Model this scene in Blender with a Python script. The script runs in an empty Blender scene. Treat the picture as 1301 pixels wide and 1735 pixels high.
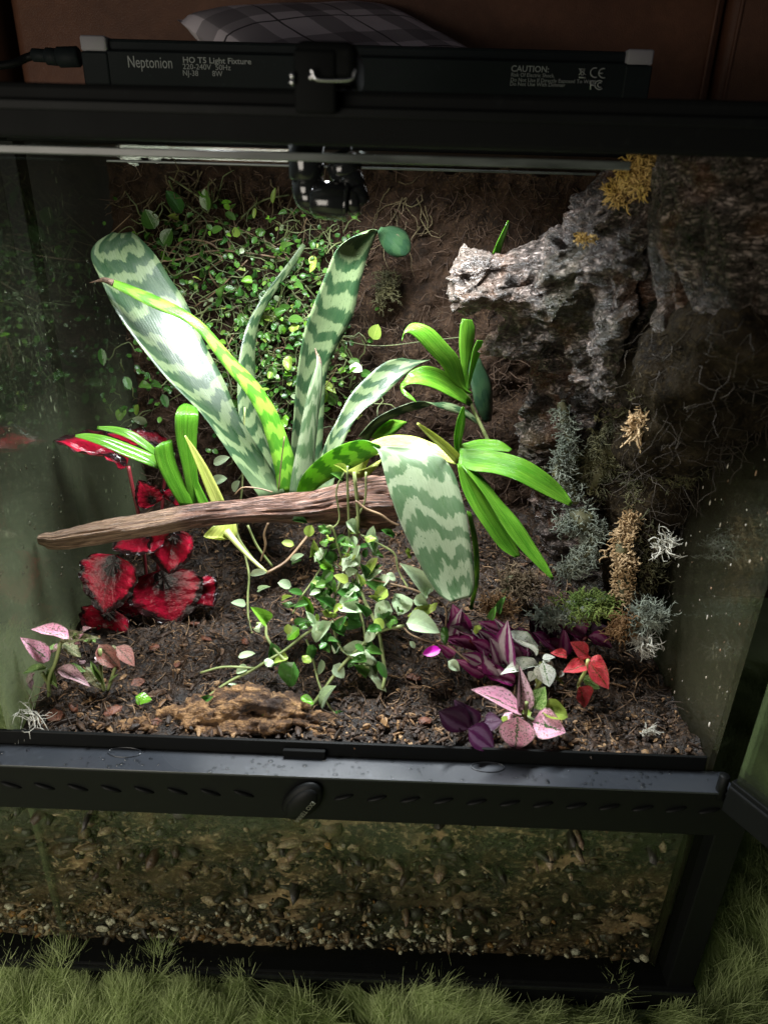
import bpy, bmesh, math, random
import numpy as np
from mathutils import Vector, Matrix, noise as mn
random.seed(7); RNG = np.random.default_rng(7)
S = bpy.context.scene; COL = S.collection
R = math.radians
# ------------------------------------------------------------------ camera, world, lights, exposure
FPX = 1239.83; W0, H0 = 1301, 1735
CAM = Vector((0.01698, -0.35444, 0.57596)); PITCH, YAW, ROLL = 0.453555, 0.015259, 0.0275
_f = Vector((-math.sin(YAW)*math.cos(PITCH), math.cos(YAW)*math.cos(PITCH), -math.sin(PITCH)))
_r0 = Vector((math.cos(YAW), math.sin(YAW), 0)); _u0 = _r0.cross(_f)
_r = _r0*math.cos(ROLL) + _u0*math.sin(ROLL); _u = _u0*math.cos(ROLL) - _r0*math.sin(ROLL)
cd = bpy.data.cameras.new('camera'); cam = bpy.data.objects.new('camera', cd); COL.objects.link(cam)
cam.matrix_world = Matrix.Translation(CAM) @ Matrix((_r, _u, -_f)).transposed().to_4x4()
cd.sensor_fit = 'VERTICAL'; cd.sensor_height = 36; cd.lens = 36*FPX/H0
cd.clip_start = 0.01; cd.clip_end = 50
cd.dof.use_dof = True; cd.dof.focus_distance = 0.56; cd.dof.aperture_fstop = 9.0
S.camera = cam
w = bpy.data.worlds.new('World'); S.world = w; w.use_nodes = True
w.node_tree.nodes['Background'].inputs[0].default_value = (0.75, 0.8, 0.9, 1)
w.node_tree.nodes['Background'].inputs[1].default_value = 0.026
def area(name, loc, target, sx, sy, power, col, spread=180):
    l = bpy.data.lights.new(name, 'AREA'); l.shape = 'RECTANGLE'; l.size = sx; l.size_y = sy
    l.energy = power; l.color = col; l.spread = R(spread)
    o = bpy.data.objects.new(name, l); COL.objects.link(o); o.location = loc
    o.rotation_euler = (Vector(target)-Vector(loc)).to_track_quat('-Z', 'Y').to_euler()
    return o
area('tube_light', (-0.030, 0.118, 0.602), (-0.018, 0.105, 0), 0.17, 0.03, 4.4, (0.94, 0.98, 1.0), 138)
area('room_fill', (-0.46, -0.62, 0.38), (-0.10, 0.0, 0.05), 0.45, 0.45, 6.0, (1.0, 0.92, 0.80))  # unseen warm fill, added low at left to brighten rug and lower glass
S.view_settings.view_transform = 'Standard'; S.view_settings.look = 'None'
S.view_settings.exposure = 0.0; S.view_settings.gamma = 1.0
S.render.engine = 'CYCLES'
S.cycles.use_denoising = True; S.cycles.max_bounces = 8; S.cycles.transparent_max_bounces = 24
S.cycles.caustics_reflective = False; S.cycles.caustics_refractive = False
S.cycles.sample_clamp_indirect = 4.0

# ------------------------------------------------------------------ layout helpers: a pixel of the photograph at depth Y
def ray(px, py):
    return (_f + _r*((px-W0/2)/FPX) - _u*((py-H0/2)/FPX))
def at(px, py, Y):
    d = ray(px, py); t = (Y-CAM.y)/d.y
    return CAM + d*t
def atz(px, py, Z):
    d = ray(px, py); return CAM + d*((Z-CAM.z)/d.z)
def mpp(P):
    return (Vector(P)-CAM).dot(_f)/FPX
def fbm(x, y, z=0.0, o=4):
    return mn.fractal(Vector((x, y, z)), 1.0, 2.0, o)
def soil(x, y):
    h = 0.2335 + 0.10*max(y, 0) + 0.30*max(0, y-0.16)*0.35
    h += 0.007*mn.noise(Vector((x*16, y*16, 3.1))) * min(1, y/0.04)
    if x > .1: h -= 0.10*(x-.1)*min(1, max(0, y/.1))
    return h
def ground_at(px, py):
    d = ray(px, py); z = 0.245
    for _ in range(12):
        p = CAM + d*((z-CAM.z)/d.z); z = soil(p.x, p.y)
    return Vector((p.x, p.y, z))

# ------------------------------------------------------------------ object helpers
def link(o, parent=None):
    COL.objects.link(o)
    if parent is not None: o.parent = parent
    return o
def tag(o, label, cat=None, group=None, kind=None):
    if label: o['label'] = label
    if cat: o['category'] = cat
    if group: o['group'] = group
    if kind: o['kind'] = kind
    return o
ORG = {}
def thing(name, label, cat, loc=(0, 0, 0), group=None):
    o = bpy.data.objects.new(name, None); o.empty_display_size = .02; link(o); o.location = loc
    ORG[o.name] = Vector(loc); return tag(o, label, cat, group)
def org(p):
    return ORG.get(p.name, Vector((0, 0, 0))) if p is not None else Vector((0, 0, 0))
def mesh(name, vf, m, parent=None, smooth=True, uv=None, kind=None):
    v, f = vf[0], vf[1]
    O = org(parent)
    me = bpy.data.meshes.new(name)
    me.from_pydata([(a[0]-O.x, a[1]-O.y, a[2]-O.z) for a in v], [], f)
    if uv is None and len(vf) > 2: uv = vf[2]
    if uv is not None:
        L = me.uv_layers.new(name='UVMap')
        idx = np.zeros(len(me.loops), dtype=np.int32); me.loops.foreach_get('vertex_index', idx)
        L.data.foreach_set('uv', np.asarray(uv, dtype=np.float32)[idx].ravel())
    if smooth: me.polygons.foreach_set('use_smooth', [True]*len(me.polygons))
    if m: me.materials.append(m)
    o = bpy.data.objects.new(name, me); link(o, parent); ORG[o.name] = O
    if kind: o['kind'] = kind
    return o
def join(*parts):
    V, F = [], []
    for p in parts:
        b = len(V); V += list(p[0]); F += [tuple(i+b for i in f) for f in p[1]]
    return V, F
def box(x0, x1, y0, y1, z0, z1, bev=0.0, seg=2):
    bm = bmesh.new(); bmesh.ops.create_cube(bm, size=1)
    for v in bm.verts:
        v.co = Vector(((x0+x1)/2+v.co.x*(x1-x0), (y0+y1)/2+v.co.y*(y1-y0), (z0+z1)/2+v.co.z*(z1-z0)))
    if bev: bmesh.ops.bevel(bm, geom=bm.edges[:], offset=bev, segments=seg, affect='EDGES', profile=.5)
    bm.verts.index_update()
    r = ([tuple(v.co) for v in bm.verts], [tuple(v.index for v in f.verts) for f in bm.faces]); bm.free(); return r
def xform(vf, M):
    return [tuple(M @ Vector(v)) for v in vf[0]], vf[1]
def catmull(P, n):
    P = np.asarray(P, float); k = len(P)
    if k == 2:
        t = np.linspace(0, 1, n)[:, None]; return P[0]*(1-t)+P[1]*t
    E = np.vstack([2*P[0]-P[1], P, 2*P[-1]-P[-2]]); out = []
    for s in np.linspace(0, k-1-1e-9, n):
        i = int(s); t = s-i; a, b, c, d = E[i:i+4]
        out.append(.5*((2*b)+(-a+c)*t+(2*a-5*b+4*c-d)*t*t+(-a+3*b-3*c+d)*t**3))
    return np.array(out)
def tube(P, rad, n=None, seg=6, cap=True):
    """round tube along points; rad a number or one per point"""
    P = np.asarray(P, float); k = len(P)
    r = np.full(k, rad) if np.isscalar(rad) else np.asarray(rad, float)
    if n: 
        Q = catmull(np.hstack([P, r[:, None]]), n); P, r = Q[:, :3], Q[:, 3]
    T = np.gradient(P, axis=0); T /= np.linalg.norm(T, axis=1)[:, None]+1e-12
    ref = np.array([0, 0, 1.]) if abs(T[0][2]) < .9 else np.array([1., 0, 0])
    V, F = [], []
    a = np.cross(T[0], ref); a /= np.linalg.norm(a)
    for i in range(len(P)):
        a = a-T[i]*a.dot(T[i]); a /= np.linalg.norm(a)+1e-12; b = np.cross(T[i], a)
        for j in range(seg):
            q = 2*math.pi*j/seg; V.append(tuple(P[i]+(a*math.cos(q)+b*math.sin(q))*max(r[i], 1e-5)))
    for i in range(len(P)-1):
        for j in range(seg):
            F.append((i*seg+j, i*seg+(j+1) % seg, (i+1)*seg+(j+1) % seg, (i+1)*seg+j))
    if cap: F.append(tuple(range(seg))[::-1]); F.append(tuple(range((len(P)-1)*seg, len(P)*seg)))
    return V, F
def cyl(p, q, r, seg=24, bev=.12):
    p, q = Vector(p), Vector(q); d = (q-p); L = d.length; e = min(r*bev, L*.2); d.normalize()
    return tube([p, p+d*1e-4, p+d*e, q-d*e, q-d*1e-4, q], [r-e, r-e*.9, r, r, r-e*.9, r-e], seg=seg)
def ball(c, r, seg=20, sc=(1, 1, 1)):
    bm = bmesh.new(); bmesh.ops.create_uvsphere(bm, u_segments=seg, v_segments=seg//2, radius=1)
    bm.verts.index_update()
    res = ([(c[0]+v.co.x*r*sc[0], c[1]+v.co.y*r*sc[1], c[2]+v.co.z*r*sc[2]) for v in bm.verts], [tuple(v.index for v in f.verts) for f in bm.faces]); bm.free(); return res
def blob(chains, voxel, disp=None):
    """capsule chains [(point, radius), ...] fused into one skin, then pushed along the normals by disp(co)"""
    bm = bmesh.new()
    for ch in chains:
        for i in range(len(ch)):
            a = ch[i]; b = ch[min(i+1, len(ch)-1)]
            L = (Vector(b[0])-Vector(a[0])).length; n = max(1, int(L/(min(a[1], b[1])*.5)))
            for k in range(n):
                t = k/n; c = Vector(a[0]).lerp(Vector(b[0]), t); r = a[1]*(1-t)+b[1]*t
                bmesh.ops.create_icosphere(bm, subdivisions=3, radius=r, matrix=Matrix.Translation(c))
    me = bpy.data.meshes.new('tmp'); bm.to_mesh(me); bm.free()
    o = bpy.data.objects.new('tmp', me); COL.objects.link(o)
    md = o.modifiers.new('r', 'REMESH'); md.mode = 'VOXEL'; md.voxel_size = voxel
    sm = o.modifiers.new('s', 'SMOOTH'); sm.iterations = 4; sm.factor = .5
    dg = bpy.context.evaluated_depsgraph_get(); ev = o.evaluated_get(dg); m2 = ev.to_mesh()
    V = [v.co.copy() for v in m2.vertices]; N = [v.normal.copy() for v in m2.vertices]
    F = [tuple(p.vertices) for p in m2.polygons]
    ev.to_mesh_clear(); bpy.data.objects.remove(o); bpy.data.meshes.remove(me)
    if disp: V = [v + n*disp(v, n) for v, n in zip(V, N)]
    return [tuple(v) for v in V], F

# ------------------------------------------------------------------ materials
class Mt:
    def __init__(s, name):
        s.m = bpy.data.materials.new(name); s.m.use_nodes = True; s.t = s.m.node_tree; s.t.nodes.clear()
        s.out = s.t.nodes.new('ShaderNodeOutputMaterial')
    def n(s, typ, i=None, o=0, **a):
        d = s.t.nodes.new('ShaderNode'+typ)
        for k, v in a.items(): setattr(d, k, v)
        for k, v in (i or {}).items():
            if isinstance(v, bpy.types.NodeSocket): s.t.links.new(v, d.inputs[k])
            elif v is not None:
                if isinstance(v, (tuple, list)) and len(v) == 3 and d.inputs[k].type == 'RGBA': v = (*v, 1)
                d.inputs[k].default_value = v
        return d.outputs[o]
    def co(s, kind='Object'): return s.n('TexCoord', o={'Generated': 0, 'Normal': 1, 'UV': 2, 'Object': 3}[kind])
    def map(s, v, sc=(1, 1, 1), loc=(0, 0, 0), rot=(0, 0, 0)): return s.n('Mapping', {0: v, 1: loc, 2: rot, 3: sc})
    def noise(s, v, sc, det=4, ro=.55, dist=0): return s.n('TexNoise', {'Vector': v, 'Scale': sc, 'Detail': det, 'Roughness': ro, 'Distortion': dist})
    def voro(s, v, sc, feature='F1', o=0): return s.n('TexVoronoi', {'Vector': v, 'Scale': sc}, o=o, feature=feature)
    def ramp(s, f, st, interp='LINEAR'):
        d = s.t.nodes.new('ShaderNodeValToRGB'); s.t.links.new(f, d.inputs[0]); e = d.color_ramp.elements
        d.color_ramp.interpolation = interp
        while len(e) < len(st): e.new(.5)
        for k, (p, c) in enumerate(st):
            e[k].position = p; c = c if isinstance(c, (tuple, list)) else (c, c, c); e[k].color = (*c, 1)
        return d.outputs[0]
    def mix(s, f, a, b, bt='MIX'):
        d = s.t.nodes.new('ShaderNodeMix'); d.data_type = 'RGBA'; d.blend_type = bt
        for k, v in ((0, f), (6, a), (7, b)):
            if isinstance(v, bpy.types.NodeSocket): s.t.links.new(v, d.inputs[k])
            else: d.inputs[k].default_value = (*v, 1) if isinstance(v, (tuple, list)) else v
        return d.outputs[2]
    def ma(s, op, a, b=0.0, c=None, clamp=False): return s.n('Math', {0: a, 1: b, 2: c}, operation=op, use_clamp=clamp)
    def bump(s, h, st=.5, d=.001, nrm=None): return s.n('Bump', {'Height': h, 'Strength': st, 'Distance': d, 'Normal': nrm})
    def prin(s, col, rough=.5, nrm=None, **k):
        i = {'Base Color': col, 'Roughness': rough, 'Normal': nrm}
        i.update({a.replace('_', ' '): v for a, v in k.items()}); return s.n('BsdfPrincipled', i)
    def surf(s, sh): s.t.links.new(sh, s.out.inputs[0]); return s.m
    def sep(s, v): 
        d = s.t.nodes.new('ShaderNodeSeparateXYZ'); s.t.links.new(v, d.inputs[0]); return d.outputs
    def rnd(s): return s.n('ObjectInfo', o=5)
def leafy(t, col, rough, bump, trans=.3, tcol=None, coat=0.0, spec=.42):
    p = t.prin(col, rough, bump, Coat_Weight=coat, Coat_Roughness=.12, Specular_IOR_Level=spec)
    tr = t.n('BsdfTranslucent', {'Color': tcol if tcol is not None else col, 'Normal': bump})
    return t.surf(t.n('MixShader', {0: trans, 1: p, 2: tr}))

def mat_plastic(name, col=(.0045, .005, .0055), rough=.38, wet=False):
    t = Mt(name); v = t.co()
    n = t.noise(v, 9, 3); f = t.noise(v, 900, 2)
    r = t.ramp(n, [(.42, rough*.55), (.58, rough)]) if wet else t.ramp(n, [(.3, rough*.85), (.7, rough*1.15)])
    sp = t.noise(v, 160, 3); c = t.mix(t.ramp(sp, [(.62, 0.), (.78, .35)]), col, tuple(min(1, x*2.5+.004) for x in col))
    return t.surf(t.prin(c, r, t.bump(f, .12, .0003), Specular_IOR_Level=.5 if (wet or rough < .2) else .10))
PL = mat_plastic('black_plastic', (.0035, .004, .004), .5); PLW = mat_plastic('wet_black_plastic', (.020, .023, .028), .42, True)
PLG = mat_plastic('glossy_black', (.008, .009, .009), .12)
PLD = mat_plastic('matt_black', (.002, .0024, .0024), .7)
FIX = mat_plastic('dark_anodised', (.009, .012, .013), .55)
CAPG = mat_plastic('light_grey_plastic', (.24, .23, .25), .5)
t = Mt('print_grey'); INK = t.surf(t.prin((.24, .25, .25), .6))
t = Mt('print_dim'); INKD = t.surf(t.prin((.09, .095, .07), .6))

def mat_glass(name, film=(.33, .36, .25), lo=.02, hi=.3, sc=7, tint=(.93, .965, .94), drop=True, grad=None, wavy=0.0, refl=.8, dust=.12):
    t = Mt(name); v = t.co()
    fr = t.n('Fresnel', {'IOR': 1.5})
    fine = t.noise(v, 260, 3)
    b = t.bump(t.noise(t.map(v, (1, 1, .35)), 55, 3), wavy, .002) if wavy else None
    gl = t.n('BsdfAnisotropic', {'Color': (.95, 1, .97), 'Roughness': .03, 'Normal': b})
    tr = t.n('BsdfTransparent', {'Color': tint})
    base = t.n('MixShader', {0: t.ma('MULTIPLY', fr, refl), 1: tr, 2: gl})
    n = t.noise(v, sc, 5, .6)
    m = t.ramp(n, [(.35, lo), (.7, hi)])
    if grad:
        z = t.sep(v)[2]; g = t.n('MapRange', {0: z, 1: grad[0], 2: grad[1], 3: 1.0, 4: .04}); m = t.ma('MULTIPLY', m, g)
    m = t.ma('ADD', m, t.ramp(fine, [(.60, 0.), (.74, dust)]))
    if drop:
        d = t.voro(t.map(v, (1, 1, .45)), 150); m = t.ma('ADD', m, t.ma('MULTIPLY', t.ramp(d, [(.10, .5), (.2, 0.)]), t.ramp(t.noise(v, 18, 2), [(.54, 0.), (.64, 1.)])))
    df = t.n('BsdfDiffuse', {'Color': film}); tl = t.n('BsdfTranslucent', {'Color': film})
    fl = t.n('MixShader', {0: .5, 1: df, 2: tl})
    return t.surf(t.n('MixShader', {0: t.ma('MINIMUM', m, .9), 1: base, 2: fl}))

def mat_soil(name, dark, mid, light, sc=1.0, rough=.55, thr=.62, spec=.28):
    t = Mt(name); v = t.co()
    a = t.noise(v, 70*sc, 6, .65); b = t.noise(v, 420*sc, 4, .6); g = t.noise(v, 16*sc, 4)
    c = t.mix(t.ramp(a, [(.38, 0.), (.66, 1.)]), dark, mid)
    c = t.mix(t.ma('MULTIPLY', t.ramp(b, [(thr-.10, 0.), (thr+.10, 1.)]), t.ramp(g, [(.42, .1), (.62, 1.)])), c, light)
    h = t.ma('ADD', t.ma('MULTIPLY', a, .6), t.ma('MULTIPLY', b, .5))
    return t.surf(t.prin(c, t.ramp(b, [(.35, rough*.55), (.65, rough*1.2)]), t.bump(h, .9, .004), Specular_IOR_Level=spec))
SOIL = mat_soil('wet_soil', (.004, .0024, .0015), (.022, .012, .006), (.12, .066, .03))
PEAT = mat_soil('red_brown_peat', (.009, .0055, .0035), (.036, .021, .013), (.10, .064, .038), 1.1, .9, spec=.1)
def mat_bits(name, cols, rough=.6, sc=110, island=False):
    t = Mt(name); v = t.co(); k = len(cols)
    if island: c = t.ramp(t.n('NewGeometry', o=8), [(i/k, cols[i]) for i in range(k)], 'CONSTANT')
    else: c = t.ramp(t.noise(v, sc, 2, .5), [(.28+.44*i/(k-1), cols[i]) for i in range(k)])
    f = t.noise(v, 900, 3); c = t.mix(t.ramp(f, [(.34, .75), (.66, 0.)]), c, (.015, .009, .006))
    return t.surf(t.prin(c, rough, t.bump(f, .6, .001), Specular_IOR_Level=.35))
LITTER = mat_bits('bark_crumbs', [(.012, .007, .004), (.05, .026, .013), (.13, .07, .033), (.02, .011, .006), (.03, .016, .009), (.075, .04, .02), (.015, .009, .005), (.26, .15, .07), (.04, .02, .01)], island=True)
LITTAN = mat_bits('tan_bark_crumbs', [(.03, .016, .009), (.26, .15, .065), (.04, .022, .012), (.38, .24, .12), (.02, .012, .008), (.14, .075, .035), (.01, .006, .004), (.30, .18, .09), (.09, .05, .025), (.05, .028, .014), (.03, .018, .01), (.02, .012, .007), (.04, .022, .012)], island=True)
GRAVEL = mat_bits('mixed_gravel', [(.06, .05, .035), (.42, .34, .23), (.12, .08, .05), (.7, .64, .54), (.30, .15, .05), (.32, .29, .25), (.03, .025, .02), (.14, .09, .055), (.2, .14, .09), (.08, .055, .035), (.05, .035, .022), (.55, .52, .47), (.11, .08, .05)], .35, 60, True)
CHIP = mat_bits('red_bark_chip', [(.07, .022, .012), (.16, .055, .028), (.10, .035, .02)], .5)
FIBRE = mat_bits('root_fibre', [(.035, .019, .012), (.09, .052, .03), (.05, .03, .017), (.13, .088, .052)], .7, 30)
FIBD = mat_bits('dark_root_fibre', [(.012, .009, .006), (.035, .027, .016), (.02, .014, .008), (.07, .054, .032)], .7, 30)
def mat_moss(name, a, b): 
    t = Mt(name); v = t.co(); n = t.noise(v, 55, 3); c = t.mix(t.ramp(n, [(.35, 0.), (.65, 1.)]), a, b)
    p = t.prin(c, .7); tr = t.n('BsdfTranslucent', {'Color': c}); return t.surf(t.n('MixShader', {0: .25, 1: p, 2: tr}))
MOSSY = mat_moss('yellow_moss', (.42, .27, .05), (.52, .36, .13)); MOSST = mat_moss('tan_lichen', (.38, .25, .12), (.48, .35, .2))
MOSSG = mat_moss('grey_lichen', (.14, .165, .13), (.30, .33, .26)); MOSSW = mat_moss('white_lichen', (.5, .5, .44), (.6, .58, .5))
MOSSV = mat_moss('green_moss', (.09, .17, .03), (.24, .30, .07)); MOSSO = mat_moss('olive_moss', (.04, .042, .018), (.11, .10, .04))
MOSSB = mat_moss('brown_moss', (.12, .06, .02), (.22, .12, .045))

def mat_cork():
    t = Mt('cork_bark'); v = t.co(); x, y, z = t.sep(v)
    d = t.map(v, (1, 1.2, 2.1), rot=(0, R(30), 0))
    a = t.noise(d, 40, 9, .70, .9); b = t.noise(v, 300, 6, .65)
    k1 = t.ma('ABSOLUTE', t.ma('SUBTRACT', t.noise(t.map(d, (1, 1, 1.7)), 46, 5, .62, 1.4), .5)); k2 = t.ma('ABSOLUTE', t.ma('SUBTRACT', t.noise(d, 120, 5, .65, .8), .5))
    cr = t.ma('MULTIPLY', t.ramp(k1, [(0., 0.), (.05, 1.)]), t.ramp(k2, [(0., .25), (.06, 1.)]))
    c = t.ramp(a, [(.34, (.010, .0075, .006)), (.46, (.058, .044, .036)), (.58, (.175, .138, .12)), (.72, (.37, .315, .29))])
    c = t.mix(t.ma('SUBTRACT', 1.0, cr), c, (.012, .009, .007))
    tip = t.ma('MULTIPLY', t.n('MapRange', {0: x, 1: -.105, 2: -.045, 3: 1., 4: 0.}), t.ramp(b, [(.35, .4), (.6, 1.)]))
    c = t.mix(t.ma('MULTIPLY', tip, .4), c, (.24, .185, .145)); 
    o = t.noise(v, 30, 3); c = t.mix(t.ma('MULTIPLY', t.ramp(o, [(.52, 0.), (.66, .8)]), t.n('MapRange', {0: x, 1: -.125, 2: -.10, 3: 1., 4: .25})), c, (.30, .12, .045))
    g = t.noise(t.map(v, loc=(3, 1, 2)), 14, 3); c = t.mix(t.ramp(g, [(.58, 0.), (.74, .4)]), c, (.06, .07, .025))
    h = t.ma('ADD', t.ma('MULTIPLY', a, 1.1), t.ma('ADD', t.ma('MULTIPLY', b, .35), t.ma('MULTIPLY', cr, .55)))
    return t.surf(t.prin(c, t.ramp(b, [(.35, .20), (.65, .55)]), t.bump(h, 1.0, .006), Specular_IOR_Level=.42))
CORK = mat_cork()
def mat_wood():
    t = Mt('driftwood'); v = t.co('UV')
    g = t.noise(t.map(v, (38, 1.6, 1)), 2.2, 7, .65, .4); f = t.noise(t.map(v, (120, 10, 1)), 2, 4)
    cr = t.noise(t.map(v, (60, 3, 1), loc=(5, 2, 0)), 1.2, 3)
    c = t.ramp(g, [(.32, (.022, .009, .006)), (.45, (.11, .048, .03)), (.57, (.25, .135, .09)), (.72, (.40, .26, .18))])
    k = t.ramp(t.ma('ABSOLUTE', t.ma('SUBTRACT', t.noise(t.map(v, (44, 1.1, 1), loc=(1, 7, 0)), 1.5, 5, .6, .6), .5)), [(0., 0.), (.035, 1.)])
    c = t.mix(t.ramp(cr, [(.34, .9), (.42, 0.)]), c, (.02, .01, .007)); c = t.mix(t.ma('SUBTRACT', 1.0, k), c, (.015, .007, .004)); c = t.mix(t.ramp(t.noise(v, 9, 5, .7), [(.42, .7), (.58, 0.)]), c, (.07, .030, .019))
    c = t.mix(t.ramp(t.noise(v, 3.2, 3), [(.45, 0.), (.7, .5)]), c, (.20, .085, .045)); c = t.mix(t.ramp(t.sep(v)[1], [(0., .55), (.9, .45), (1.5, .0)]), c, t.mix(t.ramp(g, [(.35, 0.), (.6, 1.)]), (.12, .065, .035), (.52, .36, .22)))
    h = t.ma('ADD', t.ma('ADD', g, t.ma('MULTIPLY', k, .5)), t.ma('ADD', t.ma('MULTIPLY', f, .4), t.ramp(cr, [(.34, -.6), (.44, 0.)])))
    return t.surf(t.prin(c, .5, t.bump(h, 1.0, .003)))
WOOD = mat_wood()
def mat_log():
    t = Mt('rotten_tan_wood'); v = t.co(); d = t.map(v, (1, 2.2, 2.6), rot=(0, 0, R(8)))
    a = t.noise(d, 60, 7, .7, .5); b = t.noise(v, 380, 4, .6); g = t.noise(v, 30, 4, .6)
    c = t.ramp(a, [(.34, (.009, .005, .003)), (.46, (.075, .038, .017)), (.57, (.25, .14, .06)), (.70, (.40, .25, .11))])
    c = t.mix(t.ramp(g, [(.34, .95), (.48, 0.)]), c, (.022, .012, .008)); c = t.mix(t.ramp(b, [(.34, .7), (.5, 0.)]), c, (.03, .015, .008))
    return t.surf(t.prin(c, .65, t.bump(t.ma('ADD', a, t.ma('MULTIPLY', b, .5)), 1., .005), Specular_IOR_Level=.3))
LOGM = mat_log()

def mat_vriesea(name, dark=(.017, .044, .017), pale=(.128, .172, .082), trans=.18, thr=.5, fr=5.4, am=1.9, spots=.7):
    t = Mt(name); uv = t.co('UV'); rn = t.rnd()
    x, y, _ = t.sep(uv)
    sh = t.n('CombineXYZ', {0: t.ma('MULTIPLY', x, 1.0), 1: y, 2: t.ma('MULTIPLY', rn, 37.0)})
    blot = t.noise(t.map(sh, (1.9, 1.5, 1)), 1.35, 4, .55); jag = t.noise(t.map(sh, (26, 9, 1)), 2.2, 6, .66)
    ph = t.ma('ADD', t.ma('MULTIPLY', y, fr), t.ma('ADD', t.ma('MULTIPLY', blot, am), t.ma('MULTIPLY', jag, .14)))
    ph = t.ma('ADD', ph, t.ma('MULTIPLY', t.ma('POWER', t.ma('ABSOLUTE', t.ma('SUBTRACT', x, .5)), 2.0), -1.6))
    sw = t.ma('SINE', t.ma('MULTIPLY', ph, 6.283)); 
    m = t.ma('ADD', sw, t.ma('MULTIPLY', t.ma('SUBTRACT', jag, .5), 1.9))
    m = t.ramp(t.ma('MULTIPLY_ADD', m, .25, .5), [(thr-.06, 0.), (thr+.06, 1.)])
    spk = t.voro(t.map(sh, (3.0, 5, 1)), 6); m2 = t.ma('MULTIPLY', t.ramp(spk, [(.13, 1.), (.2, 0.)]), t.ramp(blot, [(.43, 0.), (.53, spots)]))
    m = t.ma('MULTIPLY', m, t.ma('SUBTRACT', 1.0, m2), clamp=True)
    fine = t.noise(t.map(uv, (70, 3, 1)), 3, 3)
    c = t.mix(m, dark, pale); c = t.mix(t.ramp(fine, [(.35, .35), (.65, 0.)]), c, dark); c = t.mix(t.ramp(t.noise(t.map(sh, (3, 3, 1), loc=(2, 2, 2)), 2.6, 5, .7), [(.45, 0.), (.7, .35)]), c, tuple(.5*p+.5*d for p, d in zip(pale, dark)))
    fade = t.ramp(y, [(0., .75), (.35, 0.)]); c = t.mix(fade, c, tuple(.6*p+.4*d for p, d in zip(pale, dark)))
    sc = t.noise(t.map(sh, (1.5, 1.2, 1), loc=(4, 9, 0)), 3, 6, .7); c = t.mix(t.ramp(sc, [(.69, 0.), (.73, .8)]), c, (.10, .07, .05))
    rib = t.ma('SINE', t.ma('MULTIPLY', x, 150.0))
    wet = t.ramp(t.noise(t.map(sh, (4, 1.6, 1)), 2.4, 5, .7), [(.38, .27), (.62, .50)])
    h = t.ma('ADD', t.ma('MULTIPLY', rib, .12), t.ma('MULTIPLY', fine, .5))
    return leafy(t, c, wet, t.bump(h, .25, .001), trans, coat=.12)
VRI = mat_vriesea('banded_leaf'); VRIB = mat_vriesea('blotched_leaf', fr=4.4, am=2.6, thr=.56); VRIP = mat_vriesea('pale_banded_leaf', (.042, .078, .034), (.165, .198, .122), .1, .5, 4.3, 3.3, 1.0)
VRIG = mat_vriesea('fresh_banded_leaf', (.06, .22, .015), (.24, .50, .05), .42)
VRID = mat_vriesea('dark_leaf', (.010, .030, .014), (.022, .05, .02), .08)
def mat_palm(name, a, b, trans=.4):
    t = Mt(name); uv = t.co('UV'); x, y, _ = t.sep(uv); rn = t.rnd(); sh = t.n('CombineXYZ', {0: x, 1: y, 2: t.ma('MULTIPLY', rn, 31.)})
    rib = t.noise(t.map(sh, (15, .25, 1)), 1.6, 3, .6); fine = t.noise(t.map(sh, (70, 1.2, 1)), 2, 4); n = t.noise(t.map(sh, (2.4, 3, 1)), 1.6, 4)
    c = t.mix(t.ramp(n, [(.35, 0.), (.65, 1.)]), a, b); c = t.mix(t.ramp(rib, [(.38, .45), (.55, 0.)]), c, tuple(q*.55 for q in a))
    mid = t.ramp(t.ma('ABSOLUTE', t.ma('SUBTRACT', x, .5)), [(.01, .5), (.05, 0.)]); c = t.mix(mid, c, tuple(q*.6 for q in a))
    sp = t.noise(t.map(sh, (7, 6, 1)), 3, 5, .7); c = t.mix(t.ramp(sp, [(.66, 0.), (.70, .7)]), c, (.10, .06, .02))
    return leafy(t, c, t.ramp(fine, [(.3, .16), (.7, .34)]), t.bump(t.ma('ADD', t.ma('MULTIPLY', rib, 1.2), t.ma('MULTIPLY', fine, .5)), .5, .0016), trans, coat=.4)
PALM = mat_palm('bright_palm_leaf', (.070, .235, .016), (.145, .345, .028)); PALMY = mat_palm('yellow_leaf', (.42, .50, .10), (.55, .58, .16), .45)
PALMD = mat_palm('deep_palm_leaf', (.055, .20, .012), (.105, .29, .022), .35)
def mat_small(name, a, b, trans=.3, rough=.3, vein=.35):
    t = Mt(name); uv = t.co('UV'); x, y, _ = t.sep(uv); rn = t.rnd()
    c = t.mix(rn, a, b); ax = t.ma('ABSOLUTE', t.ma('SUBTRACT', x, .5))
    v1 = t.ramp(ax, [(.015, 1.), (.04, 0.)]); sv = t.ma('SINE', t.ma('MULTIPLY', t.ma('SUBTRACT', y, t.ma('MULTIPLY', ax, .9)), 34.0))
    c = t.mix(t.ma('MULTIPLY', t.ma('MAXIMUM', v1, t.ramp(sv, [(.85, 0.), (1., .5)])), vein), c, tuple(min(1, q*1.6+.02) for q in b))
    n = t.noise(t.map(uv, (3, 3, 1)), 3, 4); c = t.mix(t.ramp(n, [(.5, 0.), (.8, .4)]), c, tuple(q*.5 for q in a))
    return leafy(t, c, rough, t.bump(t.ma('ADD', n, t.ma('MULTIPLY', v1, -.4)), .35, .001), trans, coat=.15)
VPALE = mat_small('pale_vine_leaf', (.38, .52, .30), (.50, .62, .40), .25)
VGREEN = mat_small('green_vine_leaf', (.03, .095, .014), (.075, .17, .026), .25)
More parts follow.
